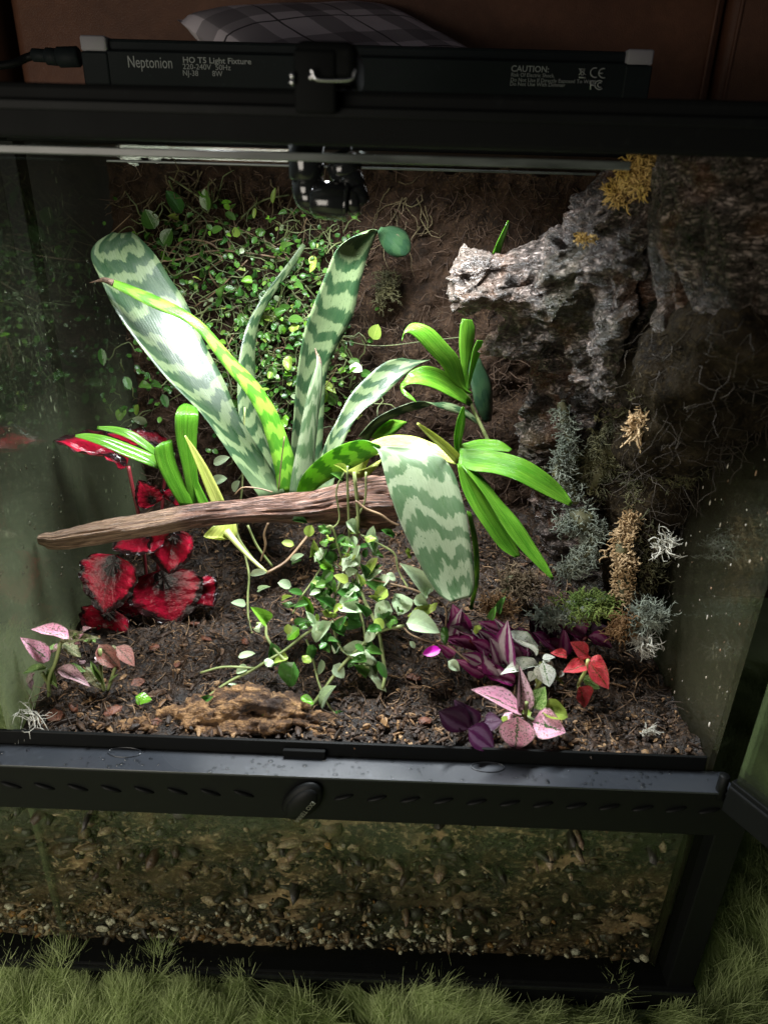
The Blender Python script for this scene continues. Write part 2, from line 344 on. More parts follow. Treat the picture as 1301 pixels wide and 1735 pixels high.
VBRIGHT = mat_small('bright_vine_leaf', (.10, .28, .018), (.18, .38, .04), .3, .2)
VDARK = mat_small('dark_vine_leaf', (.025, .09, .015), (.05, .15, .025), .2, .25)
VYG = mat_small('yellow_green_vine_leaf', (.20, .32, .05), (.33, .42, .08), .35)
t = Mt('magenta_petal'); PETAL = leafy(t, (.55, .01, .42), .4, None, .3)
t = Mt('vine_stem'); n = t.noise(t.co(), 60, 3); STEM = t.surf(t.prin(t.ramp(n, [(.35, (.10, .13, .04)), (.65, (.22, .26, .10))]), .5))
t = Mt('brown_stem'); n = t.noise(t.co(), 60, 3); STEMB = t.surf(t.prin(t.ramp(n, [(.35, (.10, .06, .035)), (.65, (.24, .16, .09))]), .55))
t = Mt('pale_stem'); n = t.noise(t.co(), 60, 3); STEMY = t.surf(t.prin(t.ramp(n, [(.35, (.28, .34, .10)), (.65, (.42, .45, .18))]), .45))
def mat_begonia():
    t = Mt('red_begonia_leaf'); uv = t.co('UV'); x, y, _ = t.sep(uv); rn = t.rnd()
    ax = t.ma('MULTIPLY', t.ma('SUBTRACT', x, .5), 2.0); ay = t.ma('SUBTRACT', y, .12)
    rr = t.ma('SQRT', t.ma('ADD', t.ma('MULTIPLY', ax, ax), t.ma('MULTIPLY', t.ma('MULTIPLY', ay, ay), 1.25)))
    ang = t.ma('ARCTAN2', ax, ay); ve = t.ma('SINE', t.ma('MULTIPLY', ang, 7.0))
    n = t.noise(t.map(uv, (4, 4, 1)), 3, 4); rr2 = t.ma('ADD', rr, t.ma('MULTIPLY', t.ma('SUBTRACT', n, .5), .45))
    c = t.ramp(rr2, [(.24, (.006, .004, .004)), (.46, (.13, .003, .010)), (.80, (.31, .006, .024)), (.95, (.012, .005, .005))])
    c = t.mix(t.ramp(ve, [(.8, 0.), (1., .35)]), c, (.08, .004, .010))
    h = t.ma('ADD', t.ma('MULTIPLY', ve, -.25), t.ma('MULTIPLY', t.noise(t.map(uv, (4, 5, 1)), 2, 3), 1.8))
    return leafy(t, c, .22, t.bump(h, .34, .003), .12, coat=.12, spec=.25)
BEG = mat_begonia()
def mat_hypo(name, base, base2, green, amt=.5, trans=.25):
    t = Mt(name); uv = t.co('UV'); x, y, _ = t.sep(uv); rn = t.rnd()
    ax = t.ma('ABSOLUTE', t.ma('SUBTRACT', x, .5)); u2 = t.n('CombineXYZ', {0: x, 1: y, 2: t.ma('MULTIPLY', rn, 20.)})
    n = t.noise(t.map(u2, (9, 9, 1)), 1.9, 5, .72); nn = t.noise(t.map(u2, (3, 3, 1)), 1.5, 3)
    sv = t.ma('SINE', t.ma('MULTIPLY', t.ma('SUBTRACT', y, t.ma('MULTIPLY', ax, 1.1)), 40.0))
    g = t.ma('ADD', t.ramp(ax, [(.0, .22), (.07, .0)]), t.ma('ADD', t.ma('MULTIPLY', t.ramp(sv, [(.3, 0.), (1., 1.)]), .015), t.ma('MULTIPLY', t.ma('SUBTRACT', n, .5), 1.5)))
    g = t.ramp(g, [(.13-amt*.2, 0.), (.18-amt*.2, 1.)])
    c = t.mix(t.ramp(nn, [(.35, 0.), (.65, 1.)]), base, base2); c = t.mix(g, c, green)
    ed = t.ramp(ax, [(.44, 0.), (.49, .6)]); c = t.mix(ed, c, green)
    return leafy(t, c, .3, t.bump(t.ma('ADD', n, t.ma('MULTIPLY', sv, -.08)), .5, .0015), trans, coat=.2)
HPINK = mat_hypo('pink_spotted_leaf', (.76, .31, .46), (.82, .46, .58), (.05, .12, .03), .25)
HWHITE = mat_hypo('white_spotted_leaf', (.78, .82, .70), (.84, .86, .80), (.10, .22, .06), .02)
HRED = mat_hypo('red_spotted_leaf', (.62, .04, .06), (.72, .10, .12), (.12, .08, .015), .15)
HMAUVE = mat_hypo('mauve_leaf', (.42, .24, .28), (.52, .34, .38), (.09, .08, .05), .35)
HOLIVE = mat_hypo('olive_leaf', (.20, .22, .10), (.28, .24, .15), (.06, .08, .02), .6)
HBROWN = mat_hypo('maroon_leaf', (.24, .08, .07), (.30, .14, .11), (.07, .05, .03), .35)
HGREEN = mat_hypo('green_leaf', (.16, .28, .06), (.28, .38, .14), (.06, .14, .02), .6)
def mat_trad(name, purple, silver, trans=.15):
    t = Mt(name); uv = t.co('UV'); x, y, _ = t.sep(uv)
    ax = t.ma('ADD', t.ma('ABSOLUTE', t.ma('SUBTRACT', x, .5)), t.ma('MULTIPLY', t.ma('SUBTRACT', t.noise(t.map(uv, (6, 2, 1)), 3, 3), .5), .09))
    c = t.ramp(ax, [(.05, purple), (.13, silver), (.27, silver), (.35, purple), (.5, tuple(q*.7 for q in purple))])
    f = t.noise(t.map(uv, (50, 3, 1)), 3, 3); c = t.mix(t.ramp(f, [(.35, .35), (.65, 0.)]), c, purple)
    return leafy(t, c, .2, t.bump(f, .4, .0012), trans, coat=.4)
TRAD = mat_trad('purple_striped_leaf', (.20, .018, .125), (.60, .54, .54)); TRADD = mat_trad('dark_purple_leaf', (.035, .006, .028), (.075, .04, .07))
TRADM = mat_trad('magenta_purple_leaf', (.24, .018, .125), (.40, .16, .28))
def mat_leather():
    t = Mt('brown_leather'); v = t.co(); a = t.voro(v, 420, 'DISTANCE_TO_EDGE'); n = t.noise(v, 6, 5); f = t.noise(v, 90, 4)
    c = t.ramp(n, [(.3, (.11, .046, .025)), (.7, (.19, .080, .042))]); c = t.mix(t.ramp(f, [(.4, .3), (.7, 0.)]), c, (.06, .022, .013))
    return t.surf(t.prin(c, .55, t.bump(t.ramp(a, [(0., 0.), (.15, 1.)]), .3, .0006)))
LEATHER = mat_leather()
def mat_plaid():
    t = Mt('grey_plaid_cloth'); uv = t.co('UV'); x, y, _ = t.sep(uv)
    def band(q, sc, a, b): return t.ramp(t.ma('FRACT', t.ma('MULTIPLY', q, sc)), [(a, 0.), (a+.01, 1.), (b, 1.), (b+.01, 0.)])
    c = t.mix(band(x, 3, .1, .45), (.82, .74, .79), (.40, .36, .39)); c = t.mix(t.ma('MULTIPLY', band(y, 3, .3, .62), .6), c, (.15, .135, .15))
    c = t.mix(band(x, 3, .70, .73), c, (.06, .05, .06)); c = t.mix(band(y, 3, .1, .13), c, (.06, .05, .06))
    f = t.ma('MULTIPLY', t.ma('SINE', t.ma('MULTIPLY', x, 900.)), t.ma('SINE', t.ma('MULTIPLY', y, 900.)))
    return t.surf(t.prin(c, .9, t.bump(t.ma('ADD', f, t.noise(uv, 60, 3)), .4, .001)))
PLAID = mat_plaid()
def mat_rug():
    t = Mt('green_pile'); v = t.co(); n = t.noise(v, 22, 3); f = t.noise(v, 300, 2)
    c = t.ramp(n, [(.3, (.36, .46, .18)), (.7, (.56, .67, .32))]); c = t.mix(t.ramp(f, [(.4, .3), (.65, 0.)]), c, (.58, .66, .34))
    p = t.prin(c, .75); tr = t.n('BsdfTranslucent', {'Color': c}); return t.surf(t.n('MixShader', {0: .45, 1: p, 2: tr}))
RUG = mat_rug()
t = Mt('water'); WATER = t.surf(t.n('MixShader', {0: t.ma('ADD', t.n('Fresnel', {'IOR': 1.4}), .03), 1: t.n('BsdfTransparent', {'Color': (.96, .97, .97)}), 2: t.n('BsdfAnisotropic', {'Color': (1, 1, 1), 'Roughness': .04})}))
t = Mt('tube_glow'); GLOW = t.surf(t.n('Emission', {'Color': (.93, .98, 1.), 'Strength': 6.0}))
t = Mt('wire'); WIRE = t.surf(t.prin((.5, .5, .52), .25, Metallic=1.0))

# ------------------------------------------------------------------ terrarium
GX = .2225; XL = -.330; GD = .325; ZL = .2276; ZT0 = .579; ZT1 = .600
ter = thing('terrarium', 'large black framed glass terrarium with its front doors open, planted inside', 'terrarium', (0, 0, 0))
def frame(z0, z1, xo, yo0, yo1, wth, bev):
    xl = XL-(xo-.25)
    return join(box(xl, xo, yo0, yo0+wth, z0, z1, bev), box(xl, xo, yo1-wth, yo1, z0, z1, bev),
                box(xl, xl+wth, yo0+wth-.001, yo1-wth+.001, z0+.0005, z1-.0005, bev), box(xo-wth, xo, yo0+wth-.001, yo1-wth+.001, z0+.0005, z1-.0005, bev))
mesh('base_frame', join(frame(0, .0285, .252, -.017, GD+.02, .03, .0015), box(-.31, .23, .0, GD, .002, .012)), PL, ter, False)
mesh('base_ridge', box(XL-.0025, .2525, -.0195, -.016, .0235, .0275, .0008), PLG, ter, False)
mesh('top_frame', frame(ZT0, ZT1-.001, .262, -.018, GD+.02, .03, .002), PLD, ter, False)
mesh('top_frame_ridge', box(XL-.013, .263, -.0205, -.0175, .5890, .593, .0008), PL, ter, False)
for s in (-1, 1):
    x0, x1 = (.2300, .2490) if s > 0 else (XL+.001, XL+.020)
    mesh('corner_post', box(x0, x1, -.0160, .006, .0280, .192, .0012), PL, ter, False)
    mesh('corner_post', box(x0+.003*(s < 0), x1-.003*(s > 0), GD-.006, GD+.014, .028, ZT0+.001, .0012), PL, ter, False)
GLS = mat_glass('fogged_side_glass', (.27, .31, .19), .12, .46, 7, grad=(.24, .43), refl=.20)
GLR = mat_glass('streaked_side_glass', (.14, .13, .08), .05, .26, 9, grad=(.24, .50))
GLF = mat_glass('wet_front_glass', (.08, .07, .05), .0, .02, 26, (.88, .90, .85), wavy=.5, refl=.05, dust=.015, drop=False)
GLB = mat_glass('clear_glass', (.3, .32, .28), .0, .03, 5, drop=False)
for s, m in ((-1, GLS), (1, GLR)):
    a, b = (GX, GX+.004) if s > 0 else (-GX-.004, -GX)
    mesh('side_pane', box(a, b, .0005, GD, .013, ZT0+.002), m, ter, False)
mesh('rear_pane', box(-GX+.0005, GX-.0005, GD-.004, GD, .013, ZT0+.002), GLB, ter, False)
mesh('front_pane', box(XL+.0205, .2295, -.006, -.002, .026, .193), GLF, ter, False)
# vent strip: face, wet ledge, lip
mesh('vent_strip', box(XL+.0025, .2475, -.0185, -.0085, .1895, ZL-.0012, .0012), PL, ter, False)
led = mesh('ledge', box(XL+.0125, .2335, -.0190, -.0010, ZL-.0016, ZL, .0004), PLW, ter, False)
mesh('lip', box(XL+.0125, .2205, -.0006, .0016, .2, ZL+.0105, .0005), PL, ter, False)
for k in range(-2, 23):
    px = 20+56.2*k; py = 1322+.037*px + (7 if px > 0 else 0)
    if 455 < px < 575: continue
    c = at(px, py, -.0185)
    v, f = ball((0, 0, 0), 1, 12, (.0070, .0022, .0015))
    mesh('louvre', xform((v, f), Matrix.Translation(c) @ Matrix.Rotation(R(20 if px < 515 else -20), 4, 'Y')), PL, ter)
c = at(516, 1284, -.0025); mesh('latch_tab', box(c.x-.0135, c.x+.0135, -.0040, -.0004, ZL+.0008, ZL+.0062, .0006), PLD, ter, False)
for px, py in ((212, 1275), (826, 1300)):
    p = atz(px, py, ZL); mesh('stamped_ring', tube([p+Vector((math.cos(a)*.0105, math.sin(a)*.0042, .0003)) for a in np.linspace(0, 2*math.pi, 33)], .00045, seg=6, cap=False), PLW, ter)
kc = at(512, 1357, -.0205)
lockM = Matrix.Translation(kc) @ Matrix.Rotation(R(33), 4, 'Y')
kn = mesh('lock_knob', join(xform(ball((0, 0, 0), 1, 28, (.0108, .0050, .0178)), lockM), xform(ball((0, -.0022, 0), 1, 24, (.0082, .0042, .0150)), lockM)), PL, ter)
def text(s, name, M, size, m, parent, ext=.0001, width=1.0, align='LEFT', bold=0.0):
    cu = bpy.data.curves.new(name, 'FONT'); cu.body = s; cu.size = size; cu.extrude = ext; cu.align_x = align; cu.offset = bold
    cu.materials.append(m); cu.resolution_u = 3
    tmp = bpy.data.objects.new('tmp', cu); COL.objects.link(tmp); dg = bpy.context.evaluated_depsgraph_get(); me = bpy.data.meshes.new_from_object(tmp.evaluated_get(dg))
    bpy.data.objects.remove(tmp); bpy.data.curves.remove(cu)
    o = bpy.data.objects.new(name, me); link(o, parent); O = org(parent)
    o.matrix_local = Matrix.Translation(-O) @ M @ Matrix.Diagonal((width, 1, 1, 1)); return o
text('EXO TERRA', 'lettering', lockM @ Matrix.Translation((.0022, -.0064, -.0008)) @ Matrix.Rotation(R(90), 4, 'X') @ Matrix.Rotation(R(-90), 4, 'Z'), .0040, INKD, kn, .00012, 1.0, 'CENTER')
# open right door: rail running out towards the viewer, pane above it
hinge = Vector((.2290, -.0200, ZL)); e = atz(1301, 1378, ZL+.008); dd = Vector((e.x-hinge.x, e.y-hinge.y, 0)).normalized()
DM = Matrix.Translation(hinge) @ Matrix(((dd.x, -dd.y, 0, 0), (dd.y, dd.x, 0, 0), (0, 0, 1, 0), (0, 0, 0, 1)))
door = mesh('door', join(xform(box(0, .20, -.0045, .0045, -.011, .0095, .001), DM), xform(box(0, .20, -.0028, .0028, .0090, .0125, .0006), DM)), PL, ter, False)
GLD = mat_glass('door_glass', (.12, .14, .09), .03, .16, 6)
mesh('door_pane', xform(box(.0025, .20, -.0016, .0016, .0115, .345), DM), GLD, door, False)
mesh('door_top_rail', xform(box(0, .20, -.0040, .0040, .3445, .356, .001), DM), PL, door, False)
mesh('hinge', cyl(hinge+Vector((-.004, .0035, -.006)), hinge+Vector((-.004, .0035, .012)), .0032), PL, ter)
# rails under the lid and the wire screen
t = Mt('rail_plastic'); RAIL = t.surf(t.prin(t.ramp(t.noise(t.map(t.co(), (1, 6, 6)), 30, 4), [(.35, (.025, .03, .027)), (.65, (.075, .085, .08))]), .3))
mesh('front_rail', box(-.205, .118, .012, .030, .5725, .5762, .0006), RAIL, ter, False)
mesh('rear_rail', box(-.21, .16, .255, .260, .566, .5680, .0006), RAIL, ter, False)
V, F = [], []
def bar(a, b, r):
    global V, F
    q = tube([a, b], r, seg=3, cap=False); n = len(V); V += q[0]; F += [tuple(i+n for i in f) for f in q[1]]
for k in range(34): bar((-.232+k*.464/33, .01, .588), (-.232+k*.464/33, GD, .588), .0003)
for k in range(24): bar((-.232, .012+k*(GD-.02)/23, .5886), (.232, .012+k*(GD-.02)/23, .5886), .0003)
mesh('wire_screen', (V, F), PLD, ter, False, kind='stuff')
# water beads on the ledge and on the glass
V, F = [], []
for k in range(260):
    x = random.uniform(-.236, .232); y = random.uniform(-.0182, -.0015)
    if mn.noise(Vector((x*22, 3, 1))) < -.05 and random.random() < .8: continue
    r = random.choice((.0005, .0007, .0009, .0012)); q = ball((x, y, ZL), r, 8, (random.uniform(.8, 1.6), random.uniform(.8, 1.2), .55)); n = len(V)
    V += q[0]; F += [tuple(i+n for i in f) for f in q[1]]
mesh('water_drops', (V, F), WATER, ter, kind='stuff')

V, F = [], []
for k in range(420):
    y, z = random.uniform(.01, .27), random.uniform(.25, .50); 
    if mn.noise(Vector((5, y*14, z*14))) < -.02: continue
    r = random.choice((.0004, .0005, .0008, .0012)); q = ball((-GX+.0001, y, z), r, 8, (.5, 1, random.uniform(.9, 1.7))); n = len(V)
    V += q[0]; F += [tuple(i+n for i in f) for f in q[1]]
mesh('condensation_drops', (V, F), WATER, ter, kind='stuff')
V, F = [], []
for k in range(150):
    y, z = random.uniform(.0, .20), random.uniform(.23, .46); r = random.choice((.0003, .0004, .0006, .0009))
    q = ball((GX-.0002, y, z), r, 6, (.4, random.uniform(.6, 1.2), random.uniform(.8, 2.4))); n = len(V); V += q[0]; F += [tuple(i+n for i in f) for f in q[1]]
tt = Mt('dried_specks'); sc_ = tt.ramp(tt.n('NewGeometry', o=8), [(0., (.30, .26, .2)), (.4, (.45, .42, .36)), (.7, (.2, .12, .07))], 'CONSTANT')
mesh('dried_specks', (V, F), tt.surf(tt.prin(sc_, .7)), ter, kind='stuff')
# ------------------------------------------------------------------ soil block behind the lower pane, peat background
def grid(nu, nv, fn):
    V = [fn(i/(nu-1), j/(nv-1)) for j in range(nv) for i in range(nu)]
    F = [(j*nu+i, j*nu+i+1, (j+1)*nu+i+1, (j+1)*nu+i) for j in range(nv-1) for i in range(nu-1)]
    return V, F
def top_fn(u, v):
    x = -.222+.444*u; y = .004+.296*v
    return (x, y, soil(x, y)+.0058*fbm(x*75, y*75, 0, 5)*min(1, .3+y/.03))
gr = mesh('ground', grid(230, 150, top_fn), SOIL); gr['kind'] = 'structure'; gr['label'] = 'dark wet soil covering the terrarium floor'
def face_fn(u, v):
    x = -.308+.5295*u; z = .013+.2195*v; return (x, .0038+.0022*fbm(x*45, z*45, 5, 4), z)
def mat_sub():
    t = Mt('layered_substrate'); v = t.co(); x, y, z = t.sep(v)
    a = t.noise(v, 30, 6, .65, .6); b = t.noise(v, 230, 5, .65); c0 = t.noise(t.map(v, (1, 1, 1.9), loc=(2, 5, 1)), 15, 5, .6, .5)
    c = t.mix(t.ramp(a, [(.46, 0.), (.70, 1.)]), (.005, .0035, .002), (.12, .072, .04))
    c = t.mix(t.ramp(c0, [(.55, 0.), (.66, .9)]), c, (.44, .28, .18)); c = t.mix(t.ma('MULTIPLY', t.ramp(b, [(.52, 0.), (.66, 1.)]), t.ramp(c0, [(.4, .2), (.6, .9)])), c, (.58, .42, .28))
    dk = t.ramp(t.noise(t.map(v, loc=(7, 1, 3)), 9, 3), [(.40, .85), (.58, 0.)]); c = t.mix(dk, c, (.006, .006, .004))
    return t.surf(t.prin(c, .45, t.bump(t.ma('ADD', a, b), .8, .003)))
fs = mesh('ground', grid(180, 80, face_fn), mat_sub()); fs['kind'] = 'structure'; fs['label'] = 'layered substrate pressed against the lower front glass'
def chunk(c, r, seed, el=1.0):
    bm = bmesh.new(); bmesh.ops.create_icosphere(bm, subdivisions=1, radius=1); bm.verts.index_update(); rr = random.Random(seed)
    M = Matrix.Rotation(rr.uniform(0, 6.28), 4, 'Z') @ Matrix.Rotation(rr.uniform(0, 6.28), 4, 'X')
    sc = (r*el*rr.uniform(.7, 1.3), r*rr.uniform(.6, 1.1), r*rr.uniform(.35, .8))
    out = ([tuple(Vector(c)+M @ Vector((v.co.x*sc[0]*rr.uniform(.7, 1.25), v.co.y*sc[1]*rr.uniform(.7, 1.25), v.co.z*sc[2]*rr.uniform(.7, 1.25)))) for v in bm.verts], [tuple(v.index for v in f.verts) for f in bm.faces]); bm.free(); return out
def scatter(fn, n):
    V, F = [], []
    for k in range(n):
        q = fn(k)
        if q is None: continue
        b = len(V); V += q[0]; F += [tuple(i+b for i in f) for f in q[1]]
    return V, F
def peb(k):
    x = random.uniform(-.300, .219); zz = .028+abs(random.gauss(0, .022)) if random.random() < .93 else random.uniform(.03, .15)
    if x > .09 and random.random() < .7: return None
    return chunk((x, .0035, zz), random.choice((.0010, .0013, .0018, .0024, .0034))*random.uniform(.7, 1.2), k, 1.3)
st = mesh('gravel', scatter(peb, 1500), GRAVEL, None, True, kind='stuff'); st['label'] = 'mixed brown and white gravel layer behind the lower glass'
def clod(k):
    x = random.uniform(-.305, .219); z = random.uniform(.03, .212)
    if mn.noise(Vector((x*16+3, z*22, 4))) < -.05 and random.random() < .75: return None
    return chunk((x, .0042, z), random.choice((.0014, .002, .003, .0042, .006))*random.uniform(.7, 1.2), k+40000, random.choice((1.1, 1.5, 2.2)))
s6 = mesh('dirt_clods', scatter(clod, 1500), mat_bits('substrate_clod', [(.03, .02, .012), (.14, .095, .06), (.06, .042, .028), (.24, .17, .115), (.018, .013, .009), (.36, .27, .19), (.07, .045, .025), (.03, .02, .012), (.05, .05, .045), (.02, .02, .014)], .35, 60, True), None, True, kind='stuff'); s6['label'] = 'brown and grey soil clods pressed against the lower front glass'
c = at(174, 1574, .001); pb = mesh('pebble', ball((c.x, .0012, c.z), .0046, 16, (1.1, .35, .75)), mat_bits('white_stone', [(.55, .5, .42), (.66, .62, .54)], .5)); tag(pb, 'smooth white oval pebble pressed against the lower front glass', 'pebble')
def crumb(k):
    x = random.uniform(-.217, .217); y = random.uniform(.006, .25); 
    return chunk((x, y, soil(x, y)+.001), random.choice((.0007, .001, .0014, .0019))*random.uniform(.7, 1.3), k, random.choice((1, 1.4, 3.2)))
s1 = mesh('bark_litter', scatter(crumb, 5200), LITTER, None, False, kind='stuff'); s1['label'] = 'brown bark crumbs and fibre strewn over the soil'
def sfib(k):
    x = random.uniform(-.217, .217); y = random.uniform(.014, .25); p = (x, y, soil(x, y)+random.uniform(.001, .005))
    W = wiggle(p, (random.gauss(0, 1), random.gauss(0, 1), random.gauss(.1, .3)), random.uniform(.005, .018), 3, .45)
    return tube(W, [random.choice((.0002, .0003, .0005))]*3+[.0001], seg=3, cap=False)
def wiggle(p, d, L, n, amp):
    P = [Vector(p)]; d = Vector(d).normalized()
    for k in range(n):
        d = (d+Vector((random.gauss(0, amp), random.gauss(0, amp*.6), random.gauss(0, amp)))).normalized(); P.append(P[-1]+d*(L/n))
    return P
s4 = mesh('fibre_litter', scatter(sfib, 4200), mat_bits('soil_fibre', [(.05, .028, .014), (.14, .08, .04), (.03, .017, .009), (.24, .15, .08), (.02, .012, .006)], island=True), None, True, kind='stuff'); s4['label'] = 'brown coconut fibres lying over the dark soil'
def crumb3(k):
    px = random.uniform(95, 740); py = 1262-abs(random.gauss(0, 52)) ; p = ground_at(px, py)
    if p.y < .007: return None
    return chunk(p+Vector((0, 0, random.uniform(.001, .004))), random.choice((.0007, .0010, .0015, .0024))*random.uniform(.7, 1.2), k+20000, random.choice((1.2, 1.8, 2.6)))
s5 = mesh('wood_litter', scatter(crumb3, 560), mat_bits('crumbled_wood', [(.03, .015, .007), (.16, .085, .035), (.05, .026, .012), (.26, .15, .065), (.012, .007, .004), (.08, .04, .018), (.02, .012, .007), (.04, .02, .01)], island=True), None, False, kind='stuff'); s5['label'] = 'crumbled tan wood pieces around the rotten log'
def crumb2(k):
    px = random.gauss(1040, 60); py = random.uniform(1195, 1284)
    if random.random() < .35: px = random.gauss(660, 50); py = random.uniform(1205, 1268)
    if px > 1150 or px < 930 and px > 760: return None
    p = ground_at(px, py)
    return chunk(p+Vector((0, 0, .0015)), random.choice((.0008, .0012, .0018, .0024))*random.uniform(.7, 1.2), k+9000, 1.3)
s2 = mesh('bark_litter', scatter(crumb2, 420), LITTAN, None, False, kind='stuff'); s2['label'] = 'tan bark crumbs heaped behind the front ledge'
for i, (px, py, r) in enumerate([(95, 1216, .0078), (125, 1203, .005), (193, 1208, .0068), (262, 1228, .005), (350, 1085, .004), (300, 1130, .0038), (480, 1130, .0035), (415, 1090, .004), (560, 1180, .005), (720, 1225, .0055), (330, 1060, .0035), (262, 1100, .004), (700, 1150, .0045), (235, 1160, .0045)]):
    p = ground_at(px, py); q = chunk((0, 0, 0), r, 40+i, 1.3)
    o = mesh('bark_chip', ([(a[0]+p.x, a[1]+p.y, a[2]*.6+p.z+.002) for a in q[0]], q[1]), CHIP, None, False)
    tag(o, {1: 'small dark bark chip just right of the largest reddish chip', 3: 'bark chip lying against the left end of the tan log', 4: 'small bark chip on the bare soil above the tan log, left of the trailing stems', 9: 'bark chip on the front soil left of the dark purple inch plant', 8: 'bark chip half hidden under the trailing vine right of the log', 12: 'bark chip on the dark soil below the magenta petal', 13: 'bark chip beside the maroon spotted plant', 0: 'largest reddish bark chip, upright in the left front soil corner', 2: 'dark red bark chip beside the tan log'}.get(i, 'small reddish brown bark chip lying loose on the dark soil'), 'bark chip', 'bark chips on the soil')
# background
def panel_y(x, z): return .287 + .010*fbm(x*14, z*14, 2, 4) + .004*mn.noise(Vector((x*60, z*60, 1)))
pan = thing('background_panel', 'dark red-brown peat panel lining the back of the terrarium', 'panel', (0, .3, .25))
mesh('peat_face', grid(150, 110, lambda u, v: (-.2215+.443*u, panel_y(-.2215+.443*u, .22+.345*v) + .004*fbm(u*60, v*50, 9, 4), .22+.346*v+.006*mn.noise(Vector((u*30, 0, 0)))*(v > .98))), PEAT, pan)
mesh('peat_back', box(-.2215, .2215, .302, .3205, .22, .562), PEAT, pan, False)
def wiggle(p, d, L, n, amp):
    P = [Vector(p)]; d = Vector(d).normalized()
    for k in range(n):
        d = (d+Vector((random.gauss(0, amp), random.gauss(0, amp*.6), random.gauss(0, amp)))).normalized(); P.append(P[-1]+d*(L/n))
    return P
def fibre(k):
    x = random.uniform(-.22, .22); z = random.uniform(.27, .562); y = panel_y(x, z)-random.uniform(0, .006)
    P = wiggle((x, y, z), (random.gauss(0, 1), random.gauss(-.15, .25), random.gauss(-.3, 1)), random.uniform(.008, .028), 4, .5)
    return tube(P, [random.choice((.00025, .00035, .0005))]*4+[.0001], seg=3, cap=False)
mesh('fibres', scatter(fibre, 2300), FIBRE, pan, True, kind='stuff')
def hang(k):
    x = random.choice((-.14, -.1, -.18, -.06, -.16, .02))+random.gauss(0, .012); z = random.uniform(.52, .562)
    P = wiggle((x, panel_y(x, z)-.005, z), (random.gauss(0, .5), -.1, -1), random.uniform(.02, .05), 6, .45)
    return tube(P, [.0007, .0007, .0006, .0005, .0004, .0003, .0002], seg=4, cap=False)
mesh('hanging_moss', scatter(hang, 90), mat_bits('dull_moss', [(.06, .045, .02), (.13, .10, .05), (.09, .08, .03)], .8, 40), pan, True, kind='stuff')

# ------------------------------------------------------------------ leaf builders
def strip(rows, n=22, nx=7, dish=.12, wave=0.0, vs=None, pleat=0.0):
    """leaf blade from rows (left px,py, right px,py, left Y, right Y); dish pushes the midrib down to form a gutter"""
    A = []
    for lx, ly, rx, ry, lY, rY in rows: A.append((*at(lx, ly, lY), *at(rx, ry, rY)))
    A = catmull(A, n); L, Rr = A[:, :3], A[:, 3:]; mid = (L+Rr)/2
    T = np.gradient(mid, axis=0); seg = np.linalg.norm(np.diff(mid, axis=0), axis=1); acc = np.concatenate([[0], np.cumsum(seg)])
    V, F, U = [], [], []; tot = acc[-1]; ph = random.uniform(0, 9)
    for i in range(n):
        s = Rr[i]-L[i]; w_ = np.linalg.norm(s); nn = np.cross(s, T[i]); nn /= np.linalg.norm(nn)+1e-9
        for j in range(nx):
            u = j/(nx-1); q = (2*u-1)
            d = dish*w_*(q*q-1) + pleat*w_*(1 if j % 2 else -1)*min(1, 1.6-abs(q)) + wave*w_*abs(q)**3*math.sin(ph+i*1.3+(3 if q > 0 else 0))
            V.append(tuple(L[i]+s*u+nn*d)); U.append((u, (acc[i]/.1 if vs is None else acc[i]/tot)))
    for i in range(n-1):
        for j in range(nx-1): a = i*nx+j; F.append((a, a+1, a+nx+1, a+nx))
    # give the blade its own thickness: a second skin 0.3 mm behind, closed at the rim
    k = len(V); th = .0003
    N = np.zeros((k, 3)); VV = np.array(V)
    for f in F:
        c = np.cross(VV[f[1]]-VV[f[0]], VV[f[2]]-VV[f[0]]); 
        for q in f: N[q] += c
    N /= np.linalg.norm(N, axis=1)[:, None]+1e-12
    V += [tuple(VV[i]-N[i]*th) for i in range(k)]; U += U[:k]
    F2 = [tuple(q+k for q in f[::-1]) for f in F]; rim = []
    for i in range(n-1):
        a, b = i*nx, (i+1)*nx; rim += [(a, b, b+k, a+k), (b+nx-1, a+nx-1, a+nx-1+k, b+nx-1+k)]
    for j in range(nx-1):
        rim += [(j+1, j, j+k, j+1+k), ((n-1)*nx+j, (n-1)*nx+j+1, (n-1)*nx+j+1+k, (n-1)*nx+j+k)]
    return V, F+F2+rim, U
def ribbon(cl, Y0, Y1, n=20, dish=.15, tilt=.012, **k):
    """narrow blade from a centre line (px,py,width px)"""
    rows = []; m = len(cl)
    for i, (x, y, wd) in enumerate(cl):
        a = cl[max(i-1, 0)]; b = cl[min(i+1, m-1)]; tx, ty = b[0]-a[0], b[1]-a[1]; l = math.hypot(tx, ty) or 1
        nx_, ny_ = -ty/l, tx/l; t = i/(m-1); Y = Y0+(Y1-Y0)*t if not callable(Y0) else Y0(t)
        if nx_ > 0: nx_, ny_ = -nx_, -ny_
        rows.append((x+nx_*wd/2, y+ny_*wd/2, x-nx_*wd/2, y-ny_*wd/2, Y-tilt*(wd/30), Y+tilt*(wd/30)))
    return strip(rows, n, 5, dish, **k)
